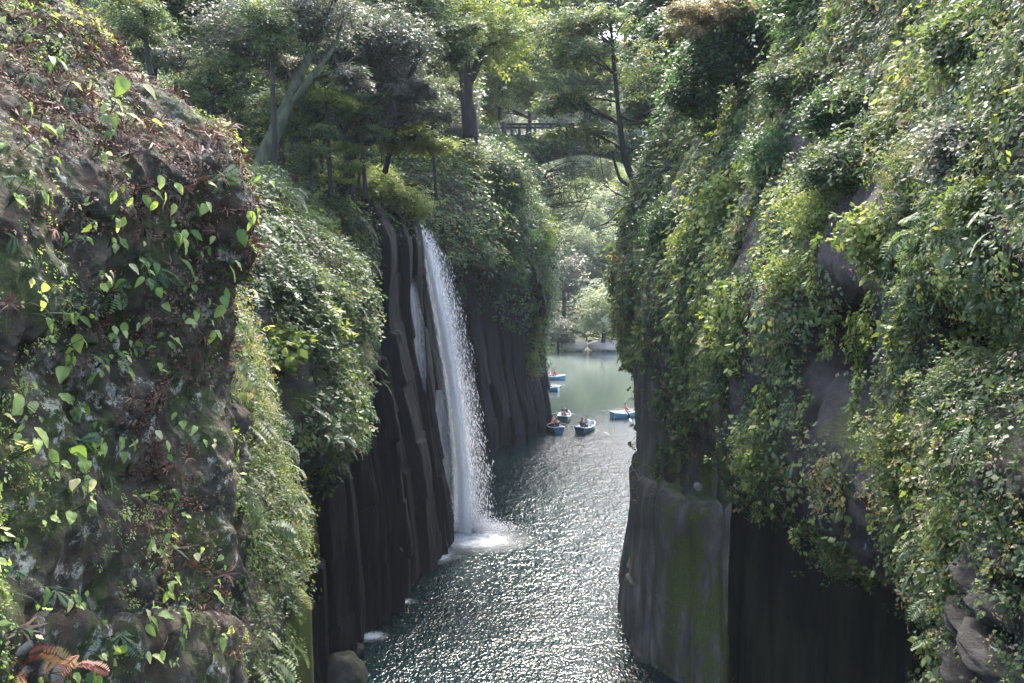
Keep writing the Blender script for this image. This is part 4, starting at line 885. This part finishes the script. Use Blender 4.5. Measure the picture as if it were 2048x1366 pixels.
# ---------------------------------------------------------------- boats and people
M['boat_white'] = flat('boat_white', (.72, .73, .74), .4, vscale=3); M['boat_blue'] = flat('boat_blue', (.05, .12, .22), .4, vscale=3); M['boat_sky'] = flat('boat_sky', (.10, .26, .38), .4, vscale=3)
M['boat_navy'] = flat('boat_navy', (.035, .075, .12), .4, vscale=3); M['boat_green'] = flat('boat_green', (.05, .11, .08), .4, vscale=3); M['wood'] = flat('wood', (.45, .36, .25), .6)
M['oar_white'] = flat('oar_white', (.6, .58, .52), .5)
M['skin'] = flat('skin', (.5, .32, .23), .6, vscale=20); M['hair'] = flat('hair', (.015, .012, .012), .6)
CL = {n: flat('cloth_' + n, c, .8, vscale=12) for n, c in dict(red=(.5, .03, .03), black=(.02, .02, .025), grey=(.22, .22, .24), pink=(.45, .22, .25), navy=(.02, .03, .08), white=(.7, .7, .7), maroon=(.16, .03, .05), brown=(.12, .08, .06)).items()}
def boat_proto(hullmat, L=2.7, Wd=1.15):
    n = 15; t = np.linspace(0, 1, n); half = Wd / 2 * np.clip(np.sin(np.pi * (.16 + .84 * t) ** 1.0) ** .55, .03, 1); half[0] = Wd / 2 * .78; half[-1] = .04
    x = (t - .5) * L; sheer = .32 + .14 * (2 * t - 1) ** 2 + .04 * t
    keel = -.12 + .18 * np.clip(t - .75, 0, 1) ** 1.5 * 4
    def shell(off, zoff):
        s = np.linspace(-1, 1, 13); G = np.zeros((n, 13, 3))
        for j, a in enumerate(s):
            w = np.maximum(half - off, .01); G[:, j, 0] = x * (1 - off * .25); G[:, j, 1] = w * np.sign(a) * np.abs(a) ** .55; G[:, j, 2] = keel + zoff + (sheer - keel - zoff) * np.abs(a) ** 2.6
        return G
    out = shell(0, 0); inn = shell(.05, .06)
    root = empty('rowing_boat')
    g = Geo(); g.grid(out); g.add(np.concatenate([out[0], [[x[0], 0, sheer[0]]]]), [(13, 12 - k, 11 - k, 13) for k in range(0, 0)] or [(0, 1, 12, 13)])
    tr = out[0]; V = np.concatenate([tr, tr * [1, 0, 0] + [0, 0, sheer[0]]]); Q = [(k, k + 1, 13 + k + 1, 13 + k) for k in range(12)]; g.add(V, Q)
    g.make('hull', hullmat, root, True)
    g = Geo(); g.grid(inn); tr = inn[0] + [.04, 0, 0]; V = np.concatenate([tr, tr * [1, 0, 0] + [0, 0, sheer[0]]]); g.add(V, Q); g.make('interior', M['boat_white'], root, True)
    g = Geo()
    for s in (-1, 1): g.tube(np.stack([x, s * (half - .02), sheer + .01], -1), .045, 6)
    g.tube([(x[0], -half[0], sheer[0] + .01), (x[0], 0, sheer[0] + .03), (x[0], half[0], sheer[0] + .01)], .045, 6); g.make('gunwale', M['boat_white'], root, True)
    for xx in (-.9, 0, .8):
        w = np.interp(xx, x, half) - .06; g = Geo(); g.box((xx - .14, -w, .235), (xx + .14, w, .27)); g.make('seat', M['boat_white'], root)
    return root

def skin_mesh(name, verts, edges, rad, sub=1):
    me = bpy.data.meshes.new(name); me.from_pydata(verts, edges, []); o = bpy.data.objects.new(name, me); COL.objects.link(o)
    sk = o.modifiers.new('s', 'SKIN'); sk.use_smooth_shade = True
    for i, rr_ in enumerate(rad): me.skin_vertices[0].data[i].radius = (rr_, rr_)
    me.skin_vertices[0].data[0].use_root = True
    ss = o.modifiers.new('d', 'SUBSURF'); ss.levels = sub; ss.render_levels = sub
    dg = bpy.context.evaluated_depsgraph_get(); dg.update(); m2 = bpy.data.meshes.new_from_object(o.evaluated_get(dg)); m2.name = name
    bpy.data.objects.remove(o); return m2
def figure(pose):
    """seated figure facing +x, seat top at z=0"""
    ax, az = (.46, .30) if pose == 'row' else (.34, .12)
    V = [(0, 0, .09), (.02, 0, .27), (.03, 0, .44), (.03, 0, .56), (.05, 0, .66), (.06, 0, .78)]; R = [.135, .125, .13, .06, .085, .075]; Ed = [(0, 1), (1, 2), (2, 3), (3, 4), (4, 5)]
    for s in (-1, 1):
        i = len(V); V += [(.03, s * .18, .47), (.16, s * .22, .26), (ax, s * .16, az), (ax + .09, s * .14, az - .01)]; R += [.06, .045, .032, .035]; Ed += [(2, i), (i, i + 1), (i + 1, i + 2), (i + 2, i + 3)]
        for k in range(3):
            j = len(V); V.append((ax + .16, s * (.11 + k * .025), az - .03)); R.append(.011); Ed.append((i + 3, j))
        i = len(V); V += [(.42, s * .12, .1), (.6, s * .12, -.2), (.7, s * .12, -.24)]; R += [.075, .05, .04]; Ed += [(0, i), (i, i + 1), (i + 1, i + 2)]
    body = skin_mesh('body_' + pose, V, Ed, R)
    k = [0, 1, 2, 6, 7, 8, 13, 14, 15]
    Vj = [V[0], V[1], V[2]]; Rj = [.15, .145, .145]; Ej = [(0, 1), (1, 2)]
    for s in (-1, 1):
        i = len(Vj); Vj += [(.03, s * .18, .47), (.16, s * .22, .26), (ax - .03, s * .165, az)]; Rj += [.075, .06, .045]; Ej += [(2, i), (i, i + 1), (i + 1, i + 2)]
    jacket = skin_mesh('jacket_' + pose, Vj, Ej, Rj)
    Vt = [(0, 0, .07)]; Rt = [.15]; Et = []
    for s in (-1, 1):
        i = len(Vt); Vt += [(.2, s * .12, .09), (.42, s * .12, .1), (.58, s * .12, -.16)]; Rt += [.1, .085, .06]; Et += [(0, i), (i, i + 1), (i + 1, i + 2)]
    trousers = skin_mesh('trousers_' + pose, Vt, Et, Rt)
    hair = skin_mesh('hair_' + pose, [(.035, 0, .8), (.01, 0, .74), (-.005, 0, .66)], [(0, 1), (1, 2)], [.08, .085, .06])
    return body, jacket, trousers, hair
FIG = {k: figure(k) for k in ('row', 'sit')}
def person(label, world, rz, pose, cloth, trous, group=None):
    b, j, t, h = FIG[pose]; b = b.copy(); b.materials.clear(); b.materials.append(M['skin'])
    o = bpy.data.objects.new('person', b); link(o); o.location = world; o.rotation_euler = (0, 0, rz); o.scale = (1.12, 1.12, 1.12); tag(o, label, 'person', group)
    for nm, me, mt_ in (('jacket', j, CL[cloth]), ('trousers', t, CL[trous]), ('hair', h, M['hair'])):
        me = me.copy(); me.materials.clear(); me.materials.append(mt_); link(bpy.data.objects.new(nm, me), o)
def oar(world, rz, label, group):
    root = empty('oar', world, rz); tag(root, label, 'oar', group)
    g = Geo(); g.tube([(0, -.55, .12), (0, .2, 0), (0, 1.35, -.30)], .022, 6); g.make('shaft', M['oar_white'], root, True)
    G = np.zeros((5, 4, 3)); ys = np.linspace(1.3, 1.85, 5); ws = [.03, .075, .085, .08, .06]
    for i in range(5):
        for j, (sx, sz) in enumerate(((-1, .012), (1, .012), (1, -.012), (-1, -.012))): G[i, j] = (sx * ws[i], ys[i], -.30 - (ys[i] - 1.3) * .25 + sz)
    g = Geo(); g.grid(G, True); g.add(G[-1], [(0, 1, 2, 3)]); g.make('blade', M['oar_white'], root)
boats = [ # u, v(waterline), heading deg, hull, label, people [(seat, facing offset, pose, jacket, trousers, label)]
 (1106, 860, 110, 'boat_blue', 'blue hulled rowing boat next to the pier with a passenger in red', [(-.95, 0, 'sit', 'black', 'black', 'person in a black jacket beside the one in red in the nearest left boat'), (0, 180, 'row', 'red', 'navy', 'person in a bright red jacket rowing the blue boat by the pier')]),
 (1173, 861, 60, 'boat_navy', 'dark navy hulled rowing boat nearest the middle of the river', [(-.95, 0, 'sit', 'brown', 'navy', 'person with dark hair at the stern of the dark navy boat'), (0, 180, 'row', 'white', 'black', 'person in a white top rowing the dark navy boat')]),
 (1129, 838, 80, 'boat_green', 'green hulled rowing boat just behind the blue and navy ones', [(0, 180, 'row', 'black', 'maroon', 'person in black hunched over the oars of the green boat')]),
 (1250, 833, 25, 'boat_sky', 'bright blue rowing boat half hidden by the right cliff', [(0, 0, 'row', 'pink', 'grey', 'person in a pinkish top in the bright blue boat by the right cliff')]),
 (1106, 759, -12, 'boat_sky', 'light blue and white rowing boat farthest up the pool', [(-.5, 0, 'sit', 'grey', 'grey', 'person in grey seated in the farthest boat'), (.3, 180, 'row', 'maroon', 'black', 'person in dark red seated in the farthest boat')]),
 (1092, 781, 160, 'boat_sky', 'blue rowing boat poking out from behind the pier top', [(0, 180, 'row', 'navy', 'navy', 'person in navy rowing out from behind the pier top')]),
 (1277, 1013, 175, 'boat_blue', 'blue bow of a boat showing beside the right cliff foot', []),
]
for i, (u, v, hd, hm, lab, pl) in enumerate(boats):
    ang = math.atan((v - 683) / F) + PITCH; d = H / math.tan(ang); x = (u - 1024) / F * (d * CP + H * SP); rz = math.radians(hd)
    b = boat_proto(M[hm]); b.location = (x, d, .05); b.rotation_euler = (0, 0, rz); tag(b, lab, 'boat', 'rowing boats on the river')
    if i == 6: b.location = (x + 1.5, d, .05)
    cx, sx = math.cos(rz), math.sin(rz)
    for (sxx, fo, pose, jc, trs, pl_) in pl:
        person(pl_, (x + cx * sxx * .9, d + sx * sxx * .9, (.05 + .272)), rz + math.radians(fo), pose, jc, trs)
    if i < 6:
        for s in (-1, 1):
            ox, oy = -.35, s * .62; oar((x + cx * ox - sx * oy, d + sx * ox + cx * oy, .56), rz + (0 if s > 0 else math.pi) + .3 * s, 'pale oar of the ' + lab.split(' with')[0].split(' next')[0], 'oars of ' + lab)

# ---------------------------------------------------------------- waterfall
def fall_mat(name, core, spray, cs=(9, 55, 0), base=.0, w0=.16, seed=0.):
    m, nt, b, out = newmat(name); uvn = nt.nodes.new('ShaderNodeUVMap'); sep = nt.nodes.new('ShaderNodeSeparateXYZ'); nt.links.new(uvn.outputs[0], sep.inputs[0])
    def noi(sc, det, st, o):
        return noise(nt, sc, det, .6, st, vec=uvn.outputs[0], offs=(o + seed, o * 2 + seed, seed))
    def mth(op, a, b_=None, c=None):
        n = nt.nodes.new('ShaderNodeMath'); n.operation = op
        for s_, x_ in zip(n.inputs, (a, b_, c)):
            if x_ is None: continue
            if hasattr(x_, 'node'): nt.links.new(x_, s_)
            else: s_.default_value = x_
        return n.outputs[0]
    s = sep.outputs['X']
    # core near s = 0.25, spray to the right, soft borders
    g_ = mth('POWER', 2.718, mth('MULTIPLY', mth('POWER', mth('DIVIDE', mth('SUBTRACT', s, .24), w0), 2.0), -1.0))
    edge = mth('MULTIPLY', mth('SMOOTH_MIN', mth('MULTIPLY', s, 9.0), 1.0, .3), mth('SMOOTH_MIN', mth('MULTIPLY', mth('SUBTRACT', 1.0, s), 1.7), 1.0, .3))
    n1 = ramp(nt, [(.35, (0, 0, 0)), (.7, (1, 1, 1))], noi(1, 5, (14, 11, 1), 1).outputs[0]).outputs[0]
    n2 = ramp(nt, [(.50, (0, 0, 0)), (.66, (1, 1, 1))], noi(1, 4, (26, 50, 1), 4).outputs[0]).outputs[0]
    a1 = mth('MULTIPLY', mth('MULTIPLY_ADD', n1, .7, .3), mth('MULTIPLY', g_, core)); a2 = mth('MULTIPLY', n2, spray)
    al = mth('MINIMUM', mth('MULTIPLY', mth('ADD', mth('ADD', a1, a2), base), edge), 1.0)
    df = nt.nodes.new('ShaderNodeBsdfDiffuse'); df.inputs[0].default_value = (.93, .94, .96, 1); tl = nt.nodes.new('ShaderNodeBsdfTranslucent'); tl.inputs[0].default_value = (.93, .94, .96, 1)
    ad = nt.nodes.new('ShaderNodeMixShader'); ad.inputs[0].default_value = .5; nt.links.new(df.outputs[0], ad.inputs[1]); nt.links.new(tl.outputs[0], ad.inputs[2])
    tp = nt.nodes.new('ShaderNodeBsdfTransparent'); mx = nt.nodes.new('ShaderNodeMixShader'); nt.links.new(al, mx.inputs[0]); nt.links.new(tp.outputs[0], mx.inputs[1]); nt.links.new(ad.outputs[0], mx.inputs[2]); nt.links.new(mx.outputs[0], out.inputs[0])
    return m
M['drop'] = leafmat('drop', [(0, (.6, .61, .65)), (1, (.95, .95, .96))], rough=.3, tr=.5, tint=(1, 1, 1))
fv = np.array([443, 482, 544, 632, 731, 850, 939, 1042, 1064]); fL = np.array([832, 843, 854, 869, 887, 902, 907, 909, 909]); fR = np.array([844, 873, 903, 929, 945, 964, 979, 988, 990])
fd = np.array([50.4, 49.8, 49.2, 48.8, 48.4, 48.1, 48, 47.9, 47.8])
fr = np.random.default_rng(9)
wf = empty('waterfall', tuple(P(950, 1064, 47.8))); tag(wf, 'tall white waterfall pouring from the mossy lip down to the green river', 'waterfall'); wb = np.array(wf.location)
vv = np.linspace(443, 1066, 120)
for k in range(3):
    cl = np.interp(vv, fv, fL) - 3 * k; cr_ = np.interp(vv, fv, fR) + 2 * k; dd = np.interp(vv, fv, fd) + (k - 1) * .22
    s = np.linspace(0, 1, 26); U = cl[:, None] * (1 - s) + cr_[:, None] * s; D = dd[:, None] - .45 * np.sin(np.pi * s)[None] + .1 * np.sin(s * 17 + k)[None]
    G = P(U, vv[:, None] + 0 * U, D) - wb; UV = np.stack([np.broadcast_to(s, U.shape), np.broadcast_to((vv[:, None] - 443) / 620, U.shape)], -1)
    gg = Geo(); gg.grid(G); mk('water_sheet', np.concatenate(gg.V), np.concatenate(gg.Q), fall_mat('fall%d' % k, (3.0, 2.0, 1.0)[k], (.55, .45, .4)[k], base=(.06, .05, .03)[k], seed=k * 7.3, w0=(.15, .2, .28)[k]), wf, smooth=True, uv=UV.reshape(-1, 2))
def drops(n, uf, vf, df, size, stretch):
    v = vf; u = uf; p = P(u, v, df); sz = size * (.4 + fr.random(n) ** 2 * 1.6); ang = (fr.random(n) - .5) * .5
    side = np.stack([np.cos(ang * 3), np.sin(ang * 3), 0 * ang], -1); dn = nrmz(np.stack([fr.normal(size=n) * .15 + .1, fr.normal(size=n) * .1, -np.ones(n)], -1))
    V = np.stack([p - dn * sz[:, None] * stretch, p + side * sz[:, None], p + dn * sz[:, None] * stretch, p - side * sz[:, None]], 1)
    V2 = np.stack([p - dn * sz[:, None] * stretch, p + np.cross(side, dn) * sz[:, None], p + dn * sz[:, None] * stretch, p - np.cross(side, dn) * sz[:, None]], 1)
    V = np.concatenate([V, V2], 0)
    return V.reshape(-1, 3), np.arange(8 * n).reshape(-1, 4), np.repeat(np.tile(fr.random(n), 2), 4)
n = 12000; t = fr.random(n) ** .8; v = 446 + t * 615; s = np.clip(.22 + np.abs(fr.normal(size=n)) * .33, 0, 9); s = np.where(s > 1.15, fr.random(n) * 1.0, s) + fr.normal(size=n) * .04; u = np.interp(v, fv, fL) * (1 - s) + np.interp(v, fv, fR) * s
V, Q, R = drops(n, u, v, np.interp(v, fv, fd) + fr.normal(size=n) * .45, .0115, 5.5); mk('spray_drops', V - wb, Q, M['drop'], wf, rnd=R)
n = 15000; a = fr.random(n) * 6.28; q = np.abs(fr.normal(size=n)); u = 950 + np.cos(a) * q * 48; v = 1064 + np.sin(a) * q * 7 - np.abs(fr.normal(size=n)) * 20 * np.exp(-q * .6)
V, Q, R = drops(n, u, v, 47.6 + np.sin(a) * q * .5, .013, 1.5); mk('splash', V - wb, Q, M['drop'], wf, rnd=R)
def veil(name, pts, widths, dlist, mat, label, group=None):
    pts = np.array(pts, float); nv_ = 60; C = cr(pts, nv_); wv = cr(np.array(widths, float), nv_); dl = cr(np.array(dlist, float), nv_); s = np.linspace(0, 1, 9)
    U = C[:, :1] + (s[None] - .5) * wv[:, None]; G = P(U, C[:, 1:] + 0 * U, dl[:, None] - .12 * np.sin(np.pi * s)[None]); UV = np.stack([np.broadcast_to(s * .5, U.shape), np.broadcast_to((C[:, 1:] - 443) / 620, U.shape)], -1)
    gg = Geo(); gg.grid(G); return tag(mk(name, np.concatenate(gg.V), np.concatenate(gg.Q), mat, smooth=True, uv=UV.reshape(-1, 2)), label, 'waterfall', group)
vm = fall_mat('veil', .35, .10, base=.20, seed=3.3, w0=.14); vt_ = fall_mat('trickle', .75, .2, base=.4, seed=5.1, w0=.14)
veil('water_veil', [(803,470),(803,530),(826,600),(834,700),(832,830),(838,960),(842,1098)], [14,22,26,34,42,44,46], [46.6,46.4,46.2,46,45.6,45,44.3], vm, 'thin grey veil of water sliding down the black rock left of the fall')
veil('water_veil', [(880,780),(880,850),(885,930),(880,1000),(890,1050)], [26,44,60,66,60], [47.6,47.4,47.3,47.2,47], vm, 'misty sheet of water between the black rock and the white fall')
veil('water_trickle', [(836,890),(829,950),(829,1000),(826,1060),(824,1108)], [5,5,4,4,4], [45,44.6,44.5,44.2,43.9], vt_, 'thin white trickle down the rock edge left of the fall')
veil('water_trickle', [(796,930),(792,970),(800,1004)], [4,4,4], [42,42,42], vt_, 'short white trickle on the black rock face')
veil('water_trickle', [(790,1090),(789,1140),(789,1195)], [4,4,4], [38.7,38.7,38.7], vt_, 'thin trickle ending at the waterline below the black rock')
veil('water_trickle', [(722,1130),(723,1180),(720,1268)], [4,5,3], [34.7,34.7,34.7], vt_, 'faint trickle at the near end of the black wall')

def foam_mat():
    m, nt, b, out = newmat('foam'); uvn = nt.nodes.new('ShaderNodeUVMap'); ln = nt.nodes.new('ShaderNodeVectorMath'); ln.operation = 'LENGTH'; nt.links.new(uvn.outputs[0], ln.inputs[0])
    f = ramp(nt, [(0, (1, 1, 1)), (.35, (.9, .9, .9)), (.6, (.22,) * 3), (1, (0, 0, 0))], ln.outputs['Value']); n1 = noise(nt, 2.6, 8, .75); n_ = ramp(nt, [(.3, (.25,) * 3), (.65, (1, 1, 1))], n1.outputs[0])
    mu = nt.nodes.new('ShaderNodeMath'); mu.operation = 'MULTIPLY'; nt.links.new(f.outputs[0], mu.inputs[0]); nt.links.new(n_.outputs[0], mu.inputs[1])
    b.inputs['Base Color'].default_value = (.85, .87, .88, 1); b.inputs['Roughness'].default_value = .6; nt.links.new(mu.outputs[0], b.inputs['Alpha']); return m
M['foam'] = foam_mat(); fg = []; fq = []; fu = []; k = 0
for (u, v, ru, rv) in ((956, 1068, 78, 18), (948, 1080, 135, 32), (868, 1112, 60, 20), (795, 1205, 46, 9), (742, 1274, 40, 14)):
    ang = math.atan((v - 683) / F) + PITCH; d = H / math.tan(ang); c = np.array([(u - 1024) / F * (d * CP + H * SP), d, .012 + .004 * k])
    rx = ru * d / F; ang2 = math.atan((v + rv - 683) / F) + PITCH; ry = d - H / math.tan(ang2); a = np.linspace(0, 2 * np.pi, 97)[:-1]; b = len(fg)
    rr = np.linspace(0, 1, 25)
    for q in rr:
        for t in a: fg.append(c + np.array([math.cos(t) * rx * q, math.sin(t) * ry * q, 0])); fu.append((math.cos(t) * q, math.sin(t) * q))
    for i in range(24):
        for j in range(96): fq.append((b + i * 96 + j, b + i * 96 + (j + 1) % 96, b + (i + 1) * 96 + (j + 1) % 96, b + (i + 1) * 96 + j))
    k += 1
fg = np.array(fg); fz = fg.copy(); fz[:, 2] = 0; fg[:, 2] += wave_h(fz) + .012
tag(mk('foam', fg, fq, M['foam'], uv=np.array(fu)), kind='stuff')

# ---------------------------------------------------------------- haze
m = bpy.data.materials.new('haze'); m.use_nodes = True; nt = m.node_tree; nt.nodes.remove(nt.nodes['Principled BSDF']); pv = nt.nodes.new('ShaderNodeVolumePrincipled')
pv.inputs['Density'].default_value = .00027; pv.inputs['Color'].default_value = (.86, .93, 1, 1); pv.inputs['Anisotropy'].default_value = 0; nt.links.new(pv.outputs[0], nt.nodes['Material Output'].inputs['Volume'])
g = Geo(); g.box((-1700, -900, -4), (1700, 2600, 235)); tag(g.make('haze', m), kind='stuff')
